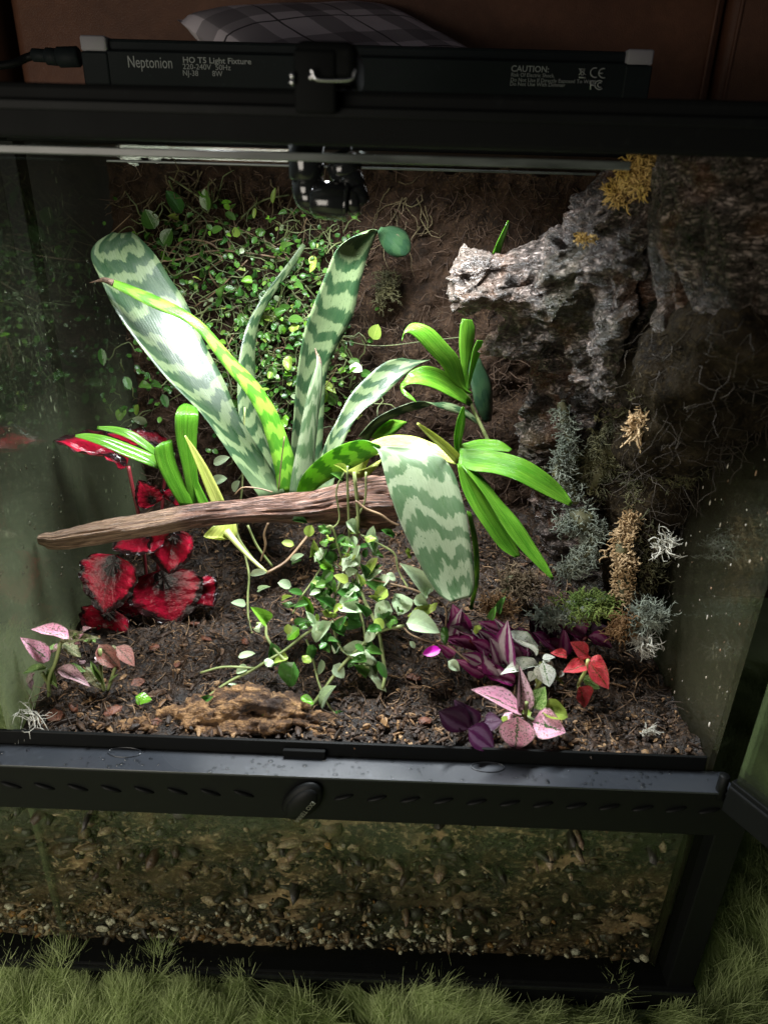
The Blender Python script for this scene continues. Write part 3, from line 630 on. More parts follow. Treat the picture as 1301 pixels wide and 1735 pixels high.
def blade_mesh(name, prof, m, fold=.12, droop=.12, nx=5, ny=9, wav=0.0, ruff=0.0):
    """unit leaf: y 0..1 from stalk to tip, half width prof(t)"""
    V, F, U = [], [], []
    for i in range(ny):
        t = i/(ny-1); hw = max(prof(t), .004)*.5
        for j in range(nx):
            q = 2*j/(nx-1)-1
            z = fold*abs(q)**1.3*hw*2 - droop*t*t + wav*math.sin(t*9+q*2)*hw + ruff*abs(q)**4*math.sin(t*31+q*5)*.1
            rf = 1+ruff*.10*math.sin(t*27+(2 if q > 0 else 0)) if abs(q) > .9 else 1
            V.append((q*hw*rf, t, z)); U.append((.5+q*.5, t))
    for i in range(ny-1):
        for j in range(nx-1): a = i*nx+j; F.append((a, a+1, a+nx+1, a+nx))
    me = bpy.data.meshes.new(name); me.from_pydata(V, [], F)
    L = me.uv_layers.new(name='UVMap'); idx = np.zeros(len(me.loops), dtype=np.int32); me.loops.foreach_get('vertex_index', idx)
    L.data.foreach_set('uv', np.asarray(U, dtype=np.float32)[idx].ravel()); me.polygons.foreach_set('use_smooth', [True]*len(me.polygons))
    me.materials.append(m); return me
oval = lambda t: math.sin(math.pi*min(1, max(0, t))**.85)**.62 if 0 < t < 1 else 0
heart = lambda t: (math.sin(math.pi*t**.62)**.72 if 0 < t < 1 else 0)*1.0
point = lambda t: (math.sin(math.pi*t**.72)**.95 if 0 < t < 1 else 0)
lance = lambda t: (math.sin(math.pi*t**.6)**1.15 if 0 < t < 1 else 0)
CA = {}
def tmpl(kind, m, v=0):
    key = (kind, m.name, v)
    if key not in CA:
        pr = {'oval': oval, 'heart': heart, 'point': point, 'lance': lance, 'bego': lambda t: (math.sin(math.pi*t**.60)**.66*(1+.03*math.sin(t*34)) if 0 < t < 1 else 0)}[kind]
        big = kind in ('bego',)
        CA[key] = blade_mesh('leaf_blade', pr, m, (.10, .22, -.12, .3)[v % 4], (.08, .2, -.1, .3)[v % 4], 9 if big else 5, 26 if big else 8, .12*(v % 3), 0.35 if big else 0)
    return CA[key]
def put_leaf(parent, me, B, T, wd, N=None, name='leaf'):
    """instance of a shared blade from stalk point B to tip T, width wd metres, facing N"""
    B, T = Vector(B), Vector(T); y = T-B; L = y.length; y.normalize()
    N = Vector(N) if N is not None else Vector((random.gauss(0, .25), -.75, .65+random.gauss(0, .2)))
    z = N-y*N.dot(y); z.normalize(); x = y.cross(z)
    M = Matrix((x*wd, y*L, z*L)).transposed().to_4x4(); M.translation = B-org(parent)
    o = bpy.data.objects.new(name, me); link(o, parent); o.matrix_local = M; return o
def leaf_px(parent, kind, m, b, t, wpx, Y0, Y1=None, N=None, v=None):
    Y1 = Y0-.006 if Y1 is None else Y1
    B = at(*b, Y0); T = at(*t, Y1); me = tmpl(kind, m, random.randrange(4) if v is None else v)
    return put_leaf(parent, me, B, T, wpx*mpp((B+T)/2), N)
def stem_px(parent, pts, Y, r, m=None, n=None, name='stem'):
    """stem through pixels; Y a number, a pair or one per point"""
    k = len(pts)
    Ys = [Y]*k if np.isscalar(Y) else ([Y[0]+(Y[1]-Y[0])*i/(k-1) for i in range(k)] if len(Y) == 2 and k != 2 else list(Y))
    P = [at(x, y, q) for (x, y), q in zip(pts, Ys)]
    rr = [r]*k if np.isscalar(r) else r
    return mesh(name, tube(P, rr, n or max(6, k*4), 6), m or STEM, parent)

# ------------------------------------------------------------------ driftwood branch
wpts = [(66, 914, 11, .070), (80, 914, 17, .0705), (95, 915, 20, .071), (150, 906, 26, .074), (230, 893, 26, .078), (320, 878, 26, .083), (420, 867, 27, .088), (510, 862, 34, .096), (580, 852, 52, .104), (630, 848, 62, .110), (672, 848, 58, .116)]
P = np.array([[*at(x, y, Y), h*mpp(at(x, y, Y))] for x, y, h, Y in wpts]); P = catmull(P, 220)
V, F, U = [], [], []; sg = 72
T = np.gradient(P[:, :3], axis=0); acc = np.concatenate([[0], np.cumsum(np.linalg.norm(np.diff(P[:, :3], axis=0), axis=1))])
for i in range(len(P)):
    tt = Vector(T[i]).normalized(); up = Vector((0, 0, 1)); up = (up-tt*up.dot(tt)).normalized(); sd = tt.cross(up)
    for j in range(sg):
        a = 2*math.pi*j/sg; ca, sa = math.cos(a), math.sin(a)
        rr = .66*P[i, 3]*(1 + .36*fbm(ca*1.6+7, sa*1.6, acc[i]*14, 4) - .30*max(0, .07-abs(mn.noise(Vector((ca*2.2+1, sa*2.2, acc[i]*5)))))/.07 + .12*mn.noise(Vector((ca*4, sa*4, acc[i]*22))) - .30*max(0, mn.noise(Vector((ca*7+3, sa*7, acc[i]*8)))-.12) - .07*abs(mn.noise(Vector((ca*16, sa*16, acc[i]*16)))) + .05*mn.noise(Vector((ca*9, sa*9, acc[i]*120))))
        if i == len(P)-1: rr *= .8
        a2 = a+.35+.25*math.sin(acc[i]*14); rr *= .93/((abs(math.cos(a2))**5+abs(math.sin(a2))**5)**.2); q = Vector(P[i, :3])+(up*sa*rr + sd*ca*rr*.8)
        V.append(tuple(q)); U.append((j/sg, acc[i]/.1))
for i in range(len(P)-1):
    for j in range(sg): F.append((i*sg+j, i*sg+(j+1) % sg, (i+1)*sg+(j+1) % sg, (i+1)*sg+j))
F += [tuple(range(sg))[::-1], tuple(range((len(P)-1)*sg, len(P)*sg))]
tag(mesh('driftwood_branch', (V, F, U), WOOD), 'reddish brown driftwood branch lying across the plants, tapering to a pointed end', 'driftwood')
# tan half-buried log at the front
lp = [(90, 1268, 14, .006), (170, 1254, 22, .010), (250, 1238, 28, .016), (340, 1220, 40, .022), (430, 1206, 46, .026), (510, 1220, 36, .024), (580, 1244, 20, .016)]
ch = [(at(x, y, Y), r*mpp(at(x, y, Y))) for x, y, r, Y in lp]
lg = blob([ch], .0016, lambda v, n: .0062*fbm(v.x*55, v.y*120, v.z*120, 6)-.016*max(0, mn.noise(Vector((v.x*60+2, v.y*90, v.z*90)))-.02)+.0015*mn.noise(v*420)-.001)
tag(mesh('rotten_log', lg, LOGM), 'crumbling tan log half buried in soil behind the front ledge', 'log')
# ------------------------------------------------------------------ cork bark
def cpt(x, y, Y, rpx): p = at(x, y, Y); return (p, (rpx*1.16+4)*mpp(p))
chains = [[cpt(782, 470, .150, 30), cpt(800, 492, .15, 40), cpt(850, 492, .15, 42), cpt(915, 488, .15, 62), cpt(975, 440, .145, 66), cpt(1025, 385, .132, 52), cpt(1080, 348, .108, 38), cpt(1135, 305, .086, 38), cpt(1210, 278, .070, 40), cpt(1300, 265, .060, 44)],
          [cpt(790, 455, .16, 26), cpt(830, 458, .15, 30), cpt(880, 462, .15, 34)],
          [cpt(930, 500, .16, 55), cpt(985, 520, .15, 72), cpt(1020, 560, .14, 62), cpt(1010, 620, .14, 42), cpt(985, 640, .135, 24)],
          [cpt(1000, 450, .14, 58), cpt(1050, 440, .115, 54), cpt(1085, 420, .09, 44)],
          [cpt(1055, 500, .10, 40), cpt(1050, 570, .10, 44), cpt(1040, 630, .11, 34)],
          [cpt(915, 590, .185, 40), cpt(965, 630, .17, 52), cpt(1005, 655, .16, 46), cpt(965, 715, .185, 48), cpt(930, 760, .20, 44)],
          [cpt(845, 590, .165, 26), cpt(870, 580, .16, 34), cpt(905, 572, .155, 38)],
          [cpt(985, 350, .165, 22), cpt(1010, 345, .16, 28), cpt(1040, 330, .15, 30)],
          [cpt(940, 600, .19, 44), cpt(935, 660, .20, 46), cpt(930, 720, .205, 50), cpt(945, 790, .21, 55), cpt(975, 860, .21, 62), cpt(1010, 930, .205, 68), cpt(1035, 1000, .20, 70)]]
def cdisp(v, n):
    q = Vector((v.x*.88+v.z*.47, v.y, -v.x*.47+v.z*.88))
    a = mn.ridged_multi_fractal(Vector((q.x*16, q.y*26, q.z*44)), 1.0, 2.1, 4, 1.0, 2.0)
    b = fbm(v.x*30, v.y*30, v.z*30, 4)
    hole = max(0, mn.noise(Vector((v.x*34+4, v.y*34, v.z*40)))-.28)
    return -.0044+.0082*(a-1.0)+.0066*b-.056*hole+.0026*fbm(q.x*80, q.y*90, q.z*150, 4)-.003*max(0, .12-abs(mn.noise(Vector((q.x*40, q.y*40, q.z*90)))))/.12
lo = [c for c in chains[:-1]]
ck = thing('cork_bark', 'big rugged grey cork bark limb jutting from the upper right over the plants', 'cork bark', at(1000, 600, .16))
mesh('bark_limb', blob(lo, .0018, cdisp), CORK, ck)
lob = [[cpt(1190, 290, .056, 74), cpt(1200, 400, .052, 76), cpt(1185, 480, .058, 56)], [cpt(1310, 290, .035, 100), cpt(1310, 450, .03, 110), cpt(1240, 540, .05, 60)], [cpt(1128, 340, .072, 26), cpt(1136, 420, .064, 32), cpt(1130, 480, .066, 26)], [cpt(1150, 545, .065, 40), cpt(1180, 560, .06, 40)]]
def ldisp(v, n):
    q = Vector((v.x*.93+v.z*.37, v.y, -v.x*.37+v.z*.93))
    return -.002+.0045*fbm(q.x*60, q.y*60, q.z*16, 4)-.004*max(0, .16-abs(mn.noise(Vector((q.x*44, q.y*44, q.z*12)))))/.16+.0008*fbm(v.x*160, v.y*160, v.z*160, 3)
mesh('bark_lobe', blob(lob, .0022, ldisp), CORK, ck)
mesh('bark_foot', blob([chains[-1]], .0024, cdisp), CORK, ck)
c = at(752, 505, .15)
# ------------------------------------------------------------------ moss and lichen clumps
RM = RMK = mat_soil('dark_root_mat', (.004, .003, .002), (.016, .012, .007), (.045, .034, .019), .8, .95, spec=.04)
def clump(label, px, py, Y, rx, ry, n, L, wpx, m, curl=.5, lump=True, up=.4, name='moss_clump', cat='moss', fork=.6, core=None, ysc=.8, flat=1.0):
    c = at(px, py, Y); s = mpp(c); rx, ry, L, wd = rx*s, ry*s, L*s, wpx*s*.55; n = int(n*1.9)
    t = thing(name, label, cat, c)
    if lump:
        q = ball((0, 0, 0), 1, 20); vv = []
        for v in q[0]:
            v = Vector(v); k = .62+.9*mn.noise(Vector((v.x*1.7+px*.1, v.y*1.7, v.z*1.7+py*.1)))+.2*fbm(v.x*4+px, v.y*4, v.z*4, 3); vv.append((c.x+v.x*rx*.7*k, c.y+v.y*rx*.5*k*ysc, c.z+v.z*ry*.7*k))
        mesh('moss_body', (vv, q[1]), core or MOSSO, t)
    V, F = [], []
    for k in range(n):
        d = Vector((random.gauss(0, 1), random.gauss(-.35, .8), random.gauss(0.15, 1))).normalized()
        rr = random.uniform(.45, 1.0)*(.75+.9*mn.noise(Vector((d.x*1.7+px*.1, d.y*1.7, d.z*1.7+py*.1)))); p = c+Vector((d.x*rx*rr, d.y*rx*.7*rr*ysc, d.z*ry*rr))
        dd = (d*.7+Vector((random.gauss(0, .6), random.gauss(-.15, .5), up+random.gauss(0, .6)))).normalized()
        W = wiggle(p, dd, L*random.uniform(.5, 1.3), 4, curl); r0 = wd*random.uniform(.35, .6)
        qs = [tube(W, [r0, r0*.95, r0*.8, r0*.7, r0*.35], seg=3, cap=False)]
        for h in (1, 2, 3):
            if random.random() < fork:
                d2 = (W[h+1]-W[h]).normalized()+Vector((random.gauss(0, .8), random.gauss(0, .8), random.gauss(0, .8)))
                W2 = wiggle(W[h], d2, L*random.uniform(.2, .5), 2, curl); qs.append(tube(W2, [r0*.75, r0*.6, r0*.25], seg=3, cap=False))
        for q in qs: b = len(V); V += q[0]; F += [tuple(i+b for i in f) for f in q[1]]
    mesh('strands', (V, F), m, t, True, kind='stuff'); return t
def strip_clump(label, pts, n, L, wpx, m, core, up=.2, name='moss_clump', cat='moss', fork=.6):
    c0 = at(*pts[len(pts)//2][:3]); t = thing(name, label, cat, c0); ch = []; V, F = [], []
    for px, py, Y, r in pts: c = at(px, py, Y); ch.append((c, r*mpp(c)*.72))
    mesh('moss_body', blob([[(c_, r_*.55) for c_, r_ in ch]], max(.0016, ch[0][1]*.10), lambda v, nn: ch[0][1]*.8*fbm(v.x*60, v.y*60, v.z*60, 4)), core, t)
    for k in range(n):
        i = random.random()*(len(ch)-1); a, b = ch[int(i)], ch[min(int(i)+1, len(ch)-1)]; f_ = i-int(i)
        c = a[0].lerp(b[0], f_); r = (a[1]*(1-f_)+b[1]*f_)*1.35; d = Vector((random.gauss(0, 1), random.gauss(-.5, .7), random.gauss(0, 1))).normalized(); s_ = mpp(c)
        p = c+d*r*random.uniform(.4, 1.05)*(.8+.7*mn.noise(c*90+d))
        W = wiggle(p, d*.6+Vector((random.gauss(0, .6), random.gauss(-.2, .5), up+random.gauss(0, .6))), L*s_*random.uniform(.5, 1.4), 4, .75); r0 = wpx*s_*random.uniform(.2, .34)
        qs = [tube(W, [r0, r0*.95, r0*.8, r0*.7, r0*.35], seg=3, cap=False)]
        for h in (1, 2, 3):
            if random.random() < fork: qs.append(tube(wiggle(W[h], (W[h+1]-W[h]).normalized()+Vector((random.gauss(0, .9), random.gauss(0, .9), random.gauss(0, .9))), L*s_*random.uniform(.2, .5), 2, .6), [r0*.75, r0*.6, r0*.25], seg=3, cap=False))
        for q in qs: b_ = len(V); V += q[0]; F += [tuple(x+b_ for x in f) for f in q[1]]
    mesh('strands', (V, F), m, t, True, kind='stuff'); return t
clump('yellow moss tuft on top of the cork bark limb', 1086, 298, .082, 46, 26, 200, 26, 7, MOSSY, .6, up=.7, core=MOSSB)
clump('small yellow moss sprig at the cork limb edge below the larger yellow tuft', 1052, 330, .098, 26, 20, 80, 26, 7, MOSSY, .6, up=.6, core=MOSSB)
clump('smallest orange-yellow moss scrap pressed into a hollow of the cork limb', 992, 405, .098, 20, 10, 36, 10, 5, MOSSY, .6, lump=False, up=0)
clump('tan branching lichen hanging alone on the dark bark wall', 1088, 722, .082, 26, 26, 70, 24, 9, MOSST, .5, up=-.2, name='lichen_clump', cat='lichen', core=MOSSO)
strip_clump('tall ragged tan moss strip on the dark right side', [(1072, 868, .122, 14), (1062, 900, .12, 22), (1050, 935, .115, 28), (1060, 970, .11, 24), (1050, 1010, .105, 28)], 760, 13, 6, MOSST, MOSSO)
strip_clump('grey reindeer lichen beside the bark foot below the palm leaf', [(950, 890, .14, 22), (985, 880, .138, 34), (1010, 905, .135, 26), (985, 945, .13, 36), (960, 965, .13, 24)], 900, 15, 4, MOSSG, MOSSO, name='lichen_clump', cat='lichen')
strip_clump('long ragged brown and olive moss curtain hanging down the dark right bark wall', [(1075, 680, .13, 26), (1088, 760, .13, 34), (1078, 830, .13, 30), (1100, 900, .125, 32), (1095, 980, .115, 34)], 900, 20, 4, MOSSO, RMK, up=-.3)
clump('green and white moss mound behind the purple plant', 1000, 1028, .098, 62, 24, 330, 16, 5, MOSSV, .7, up=.6, core=MOSSG)
clump('pale frosted lichen fringe left of the green moss mound', 940, 1045, .098, 50, 18, 220, 16, 4, MOSSG, .7, name='lichen_clump', cat='lichen', core=MOSSG)
clump('grey lichen tuft low on the right, touching the side glass', 1095, 1045, .085, 34, 34, 210, 24, 3.5, MOSSG, .6, name='lichen_clump', cat='lichen', lump=True)
clump('white antler lichen lowest on the right above the soil', 1090, 1092, .078, 18, 16, 46, 24, 4, MOSSW, .5, name='lichen_clump', cat='lichen', lump=False)
clump('white antler lichen sprig on the dark bark beside the tan moss column', 1125, 925, .10, 16, 36, 26, 24, 4, MOSSW, .5, name='lichen_clump', cat='lichen', lump=False)
clump('small white lichen sprig on the right front soil', 1098, 1238, .022, 9, 7, 22, 16, 3, MOSSW, .5, name='lichen_clump', cat='lichen', lump=False)
clump('orange-brown moss tuft between purple leaves and grey lichen', 1050, 1062, .082, 22, 24, 90, 24, 5, MOSSB, .5, core=MOSSB, up=-.3)
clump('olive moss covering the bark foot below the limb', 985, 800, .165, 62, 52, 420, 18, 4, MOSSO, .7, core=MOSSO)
clump('brown fibrous moss tuft in front of the bark foot under the striped leaf', 845, 1030, .11, 30, 18, 110, 24, 4, MOSSB, .6, up=.5, core=MOSSO)
clump('dull moss patch on the peat wall left of the cork limb end', 655, 490, .27, 30, 40, 130, 14, 3, MOSSO, .7, lump=False)
clump('bare white roots in the left front soil corner', 55, 1212, .012, 26, 12, 16, 40, 2.8, MOSSW, .6, name='root_tuft', cat='roots', lump=False, up=.1, fork=.3)
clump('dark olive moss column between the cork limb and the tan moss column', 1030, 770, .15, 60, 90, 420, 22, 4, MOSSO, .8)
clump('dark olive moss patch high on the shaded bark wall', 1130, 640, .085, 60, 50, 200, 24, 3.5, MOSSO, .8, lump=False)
clump('pale brown moss tuft on the bark foot left of the grey lichen', 880, 990, .15, 40, 40, 180, 20, 3.5, mat_moss('dark_tan_moss', (.10, .07, .035), (.17, .12, .07)), .7)
strip_clump('grey-green lichen film trailing down the bark foot under the cork limb', [(950, 690, .155, 22), (965, 750, .15, 28), (945, 800, .15, 24), (975, 845, .145, 26)], 620, 14, 3.5, MOSSG, MOSSO, name='lichen_clump', cat='lichen', up=-.2)
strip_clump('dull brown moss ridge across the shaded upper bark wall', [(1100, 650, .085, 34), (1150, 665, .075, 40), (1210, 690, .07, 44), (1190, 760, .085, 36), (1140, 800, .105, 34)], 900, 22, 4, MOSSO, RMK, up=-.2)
# dark root mat against the right glass
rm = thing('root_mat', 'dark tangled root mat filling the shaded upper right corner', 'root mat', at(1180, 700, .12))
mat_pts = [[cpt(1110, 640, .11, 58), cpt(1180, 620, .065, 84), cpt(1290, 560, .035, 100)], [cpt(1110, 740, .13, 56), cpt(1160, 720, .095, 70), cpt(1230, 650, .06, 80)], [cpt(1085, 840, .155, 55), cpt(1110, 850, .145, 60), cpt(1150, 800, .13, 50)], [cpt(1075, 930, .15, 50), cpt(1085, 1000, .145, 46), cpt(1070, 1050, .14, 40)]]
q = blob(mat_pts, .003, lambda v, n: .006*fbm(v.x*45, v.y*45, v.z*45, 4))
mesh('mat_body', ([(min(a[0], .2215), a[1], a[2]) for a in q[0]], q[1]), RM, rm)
rv = q[0]
def rfib(k):
    p = random.choice(rv); W = wiggle(p, (random.gauss(0, 1), -1, random.gauss(0, 1)), random.uniform(.012, .04), 5, .7)
    W = [Vector((min(a.x, .2205), a.y, a.z)) for a in W]
    return tube(W, [random.choice((.00015, .0002, .0003))]*5+[.0001], seg=3, cap=False)
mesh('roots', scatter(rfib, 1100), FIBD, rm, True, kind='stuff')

# ------------------------------------------------------------------ striped bromeliad
br = thing('bromeliad', 'large green bromeliad with pale banded strap leaves rising behind the driftwood', 'bromeliad', at(490, 850, .165))
def bleaf(rows, m, lab=None, **k):
    o = mesh('leaf', strip(rows, **k), m, br); 
    if lab: o['label'] = lab
bleaf([(440, 842, 484, 836, 0.128, 0.145), (400, 785, 455, 785, 0.131, 0.151), (345, 705, 404, 702, 0.136, 0.161), (282, 640, 380, 645, 0.137, 0.170), (230, 575, 350, 588, 0.141, 0.178), (194, 522, 317, 515, 0.146, 0.188), (172, 475, 285, 466, 0.155, 0.195), (155, 436, 264, 432, 0.163, 0.199), (163, 412, 238, 404, 0.173, 0.204), (192, 393, 222, 392, 0.190, 0.208)], VRIB, 'broadest banded leaf, leaning left', n=40, nx=11, dish=.10)
bleaf([(498, 842, 540, 842, .160, .170), (494, 764, 546, 760, .162, .186), (498, 707, 549, 700, .165, .195), (504, 634, 554, 634, .17, .204), (516, 562, 571, 588, .178, .212), (534, 511, 597, 538, .186, .22), (554, 461, 610, 480, .194, .226), (570, 424, 624, 432, .200, .232), (594, 404, 636, 402, .204, .230), (622, 395, 643, 391, .212, .230)], VRI, 'upright banded leaf', n=36, nx=9, dish=.10)
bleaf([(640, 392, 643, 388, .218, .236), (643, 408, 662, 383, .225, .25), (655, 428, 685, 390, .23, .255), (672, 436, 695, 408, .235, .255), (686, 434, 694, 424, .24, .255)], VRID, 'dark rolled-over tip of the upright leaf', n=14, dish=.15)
bleaf([(520, 850, 560, 842, .150, .156), (551, 752, 582, 750, .174, .180), (569, 716, 611, 700, .185, .195), (592, 672, 648, 672, .199, .210), (619, 641, 686, 634, .212, .223), (652, 614, 709, 617, .224, .232), (682, 606, 730, 609, .232, .237)], VRI, None, n=26, nx=9, dish=.08)
bleaf([(512, 412, 518, 416, .262, .264), (488, 445, 498, 452, .256, .26), (455, 488, 468, 493, .248, .254), (434, 520, 449, 524, .24, .25), (418, 552, 437, 554, .225, .245), (406, 600, 432, 602, .212, .24), (402, 655, 433, 652, .20, .235), (406, 710, 440, 702, .19, .225), (425, 770, 458, 760, .18, .21), (468, 835, 484, 828, .172, .185)], VRI, None, n=26, dish=.12)
o = mesh('leaf', ribbon([(176, 474, 5), (192, 480, 12), (220, 492, 17), (265, 513, 21), (310, 533, 17), (345, 560, 17), (385, 610, 22), (425, 655, 27), (453, 700, 31), (470, 745, 34), (483, 790, 37), (491, 840, 38)], lambda t: .142+.010*t, .158, 34, .10, .006), VRIG, br); o['label'] = 'narrow fresh green leaf crossing the broad leaf'
o = mesh('leaf', ribbon([(538, 600, 3), (540, 622, 10), (535, 655, 22), (527, 700, 26), (520, 750, 30), (513, 800, 36), (508, 842, 38)], .172, .150, 22, .12, .006), VRIP, br); o['label'] = 'short inner leaf with a withered brown tip'
mesh('withered_tip', tube([at(540, 630, .1695), at(541, 612, .171), at(536, 598, .172), at(534, 590, .172)], [.0022, .0018, .0009, .0003], 8, 6), mat_bits('withered_brown', [(.05, .03, .02), (.12, .08, .05), (.07, .05, .04)], .7), br)
mesh('withered_tip', tube([at(192, 479, .1395), at(176, 474, .1395), at(166, 476, .1395), at(152, 479, .1395)], [.0022, .0018, .0008, .0003], 8, 6), mat_bits('withered_tan', [(.10, .06, .04), (.2, .13, .09), (.07, .05, .04)], .7), br)
bleaf([(500, 842, 520, 845, .135, .14), (512, 808, 545, 822, .128, .134), (540, 778, 578, 803, .12, .128), (575, 756, 610, 786, .112, .12), (612, 746, 636, 771, .106, .112), (640, 754, 648, 765, .102, .106)], VRIG, 'short striped front leaf', n=24, dish=.14)
bleaf([(632, 757, 652, 756, .103, .106), (641, 766, 705, 759, .096, .112), (647, 786, 746, 772, .090, .106), (654, 815, 768, 800, .084, .098), (663, 845, 780, 836, .078, .09), (678, 886, 790, 874, .072, .082), (699, 932, 797, 915, .066, .075), (721, 975, 802, 955, .06, .069), (742, 1006, 804, 990, .055, .064), (764, 1020, 797, 1012, .053, .06)], VRIP, 'pale broad leaf drooping over the front', n=36, nx=11, dish=-.10)
bleaf([(790, 865, 797, 868, .10, .102), (797, 900, 806, 902, .098, .101), (802, 940, 811, 942, .095, .098), (802, 985, 810, 988, .092, .095), (795, 1032, 799, 1034, .09, .092)], VRIG, None, n=14)
o = mesh('leaf', ribbon([(615, 745, 18), (640, 716, 15), (680, 695, 13), (715, 686, 12), (750, 687, 12), (785, 699, 12), (815, 720, 6)], .185, .215, 22, .2, .008), VRI, br)
bleaf([(612, 742, 640, 745, .20, .21), (640, 722, 668, 735, .205, .215), (660, 712, 690, 715, .21, .22)], VRIG, None, n=10)
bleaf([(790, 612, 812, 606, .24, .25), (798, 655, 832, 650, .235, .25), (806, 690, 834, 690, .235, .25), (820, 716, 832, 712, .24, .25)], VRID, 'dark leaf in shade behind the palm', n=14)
bleaf([(620, 765, 640, 745, .14, .15), (585, 800, 612, 815, .13, .135), (640, 790, 660, 770, .14, .15)], PALMY, None, n=12)

# ------------------------------------------------------------------ palms
def pleaf(p, rows, m=None, lab=None, **k):
    k.setdefault('n', 26); k.setdefault('nx', 15); k.setdefault('dish', -.06); k.setdefault('pleat', .012); o = mesh('leaf', strip(rows, **k), m or PALM, p)
    if lab: o['label'] = lab
def pr(cl, Y0, Y1, p, m=None, **k): return mesh('leaf', ribbon(cl, Y0, Y1, **k), m or PALM, p)
pa = thing('palm_seedling', 'small bright green palm seedling behind the left part of the driftwood', 'palm', at(340, 860, .12))
pleaf(pa, [(322, 862, 345, 862, .118, .122), (311, 800, 335, 800, .114, .122), (299, 745, 334, 748, .112, .124), (297, 708, 337, 708, .112, .126), (303, 690, 336, 695, .12, .132), (312, 683, 332, 688, .132, .14)], PALMD, dish=-.03)
pleaf(pa, [(306, 858, 330, 858, .112, .118), (282, 818, 312, 815, .106, .116), (265, 782, 298, 780, .102, .114), (263, 760, 293, 750, .102, .114), (275, 749, 291, 744, .108, .118)], PALMD, dish=-.03)
pr([(272, 787, 16), (250, 776, 20), (215, 762, 21), (180, 748, 18), (150, 740, 12), (128, 738, 4)], .11, .10, pa, tilt=.006)
pr([(272, 772, 8), (245, 752, 13), (222, 737, 14), (195, 728, 11), (165, 724, 4)], .122, .118, pa, tilt=.006)
o = pr([(372, 856, 22), (360, 828, 20), (345, 795, 16), (330, 766, 10), (314, 738, 2)], .114, .104, pa, PALMY, tilt=.006); o['label'] = 'pale yellow young leaf'
pr([(350, 862, 16), (338, 835, 14), (330, 812, 8)], .12, .12, pa, tilt=.004)
pleaf(pa, [(368, 886, 400, 886, .122, .124), (356, 896, 402, 903, .116, .122), (345, 908, 394, 914, .112, .12), (352, 912, 372, 910, .11, .114)], PALMY, 'pale frayed leaf sheath under the driftwood', n=12)
stem_px(pa, [(384, 900), (417, 938), (452, 970)], (.12, .108, .10), [.0030, .0017, .0012], STEMY)
stem_px(pa, [(395, 895), (412, 925), (440, 962)], .125, .0011, STEM); stem_px(pa, [(420, 890), (436, 925), (462, 960)], .13, .0009, STEM)
stem_px(pa, [(452, 971), (484, 952), (512, 920), (530, 896)], (.10, .125), .0011, STEMB, name='root')
pb_ = thing('palm_seedling', 'upper palm seedling, arching leaves under the tip of the cork limb', 'palm', at(835, 770, .2))
pleaf(pb_, [(792, 668, 800, 666, .19, .19), (764, 645, 790, 655, .182, .19), (748, 620, 779, 610, .176, .186), (726, 596, 758, 583, .17, .18), (707, 575, 733, 557, .166, .176), (693, 564, 708, 547, .164, .174), (684, 566, 692, 551, .162, .17), (680, 578, 684, 572, .158, .162)])
pleaf(pb_, [(796, 689, 801, 682, .19, .19), (764, 672, 768, 640, .172, .184), (734, 657, 742, 624, .162, .176), (706, 650, 717, 620, .155, .17), (688, 652, 695, 629, .152, .166), (679, 662, 685, 643, .15, .162), (690, 674, 680, 655, .146, .152), (706, 682, 700, 674, .144, .146)], dish=.14)
pleaf(pb_, [(788, 662, 792, 660, .19, .19), (783, 630, 793, 632, .19, .194), (778, 590, 800, 594, .192, .2), (779, 556, 805, 560, .194, .202), (783, 540, 800, 542, .196, .202)])
pleaf(pb_, [(790, 662, 795, 660, .19, .19), (795, 630, 803, 628, .188, .192), (800, 596, 816, 592, .187, .192), (808, 576, 818, 577, .187, .19)])
stem_px(pb_, [(790, 655), (800, 690), (815, 722), (838, 770)], .195, [.0012, .0014, .0016, .0018], STEM)
pc = thing('palm_seedling', 'centre right palm seedling with long glossy leaves hanging down', 'palm', at(778, 778, .11))
pleaf(pc, [(776, 788, 780, 760, .105, .112), (800, 798, 815, 761, .1, .112), (835, 802, 855, 768, .096, .11), (872, 813, 892, 780, .092, .106), (910, 832, 926, 802, .09, .102), (942, 848, 952, 826, .09, .1), (966, 858, 970, 852, .092, .094)])
pleaf(pc, [(778, 768, 780, 753, .112, .118), (800, 766, 812, 745, .112, .122), (830, 764, 845, 747, .112, .122), (862, 766, 868, 762, .114, .118)])
pleaf(pc, [(779, 786, 790, 784, .104, .106), (795, 806, 820, 812, .094, .102), (822, 842, 848, 848, .084, .094), (852, 892, 880, 884, .074, .084), (878, 927, 906, 924, .067, .076), (906, 956, 925, 954, .062, .068), (935, 983, 938, 981, .058, .06)])
pleaf(pc, [(774, 786, 786, 788, .1, .104), (782, 825, 815, 822, .09, .1), (797, 858, 838, 862, .082, .092), (820, 893, 860, 895, .076, .086), (846, 928, 874, 922, .072, .08), (872, 945, 881, 942, .07, .074)])
pr([(776, 772, 8), (776, 745, 13), (781, 715, 14), (785, 690, 4)], .118, .112, pc, tilt=.004)
o = pr([(778, 780, 16), (755, 757, 15), (730, 736, 11), (707, 717, 3)], .108, .10, pc, PALMY, tilt=.004); o['label'] = 'yellowing rolled young leaf'
pleaf(pc, [(772, 788, 774, 766, .108, .116), (735, 776, 738, 752, .112, .124), (700, 770, 702, 739, .118, .13), (660, 768, 664, 737, .124, .136), (628, 772, 632, 746, .13, .14), (610, 766, 615, 757, .134, .138)], PALMY, 'yellowing leaf pointing left behind the drooping bromeliad leaf')
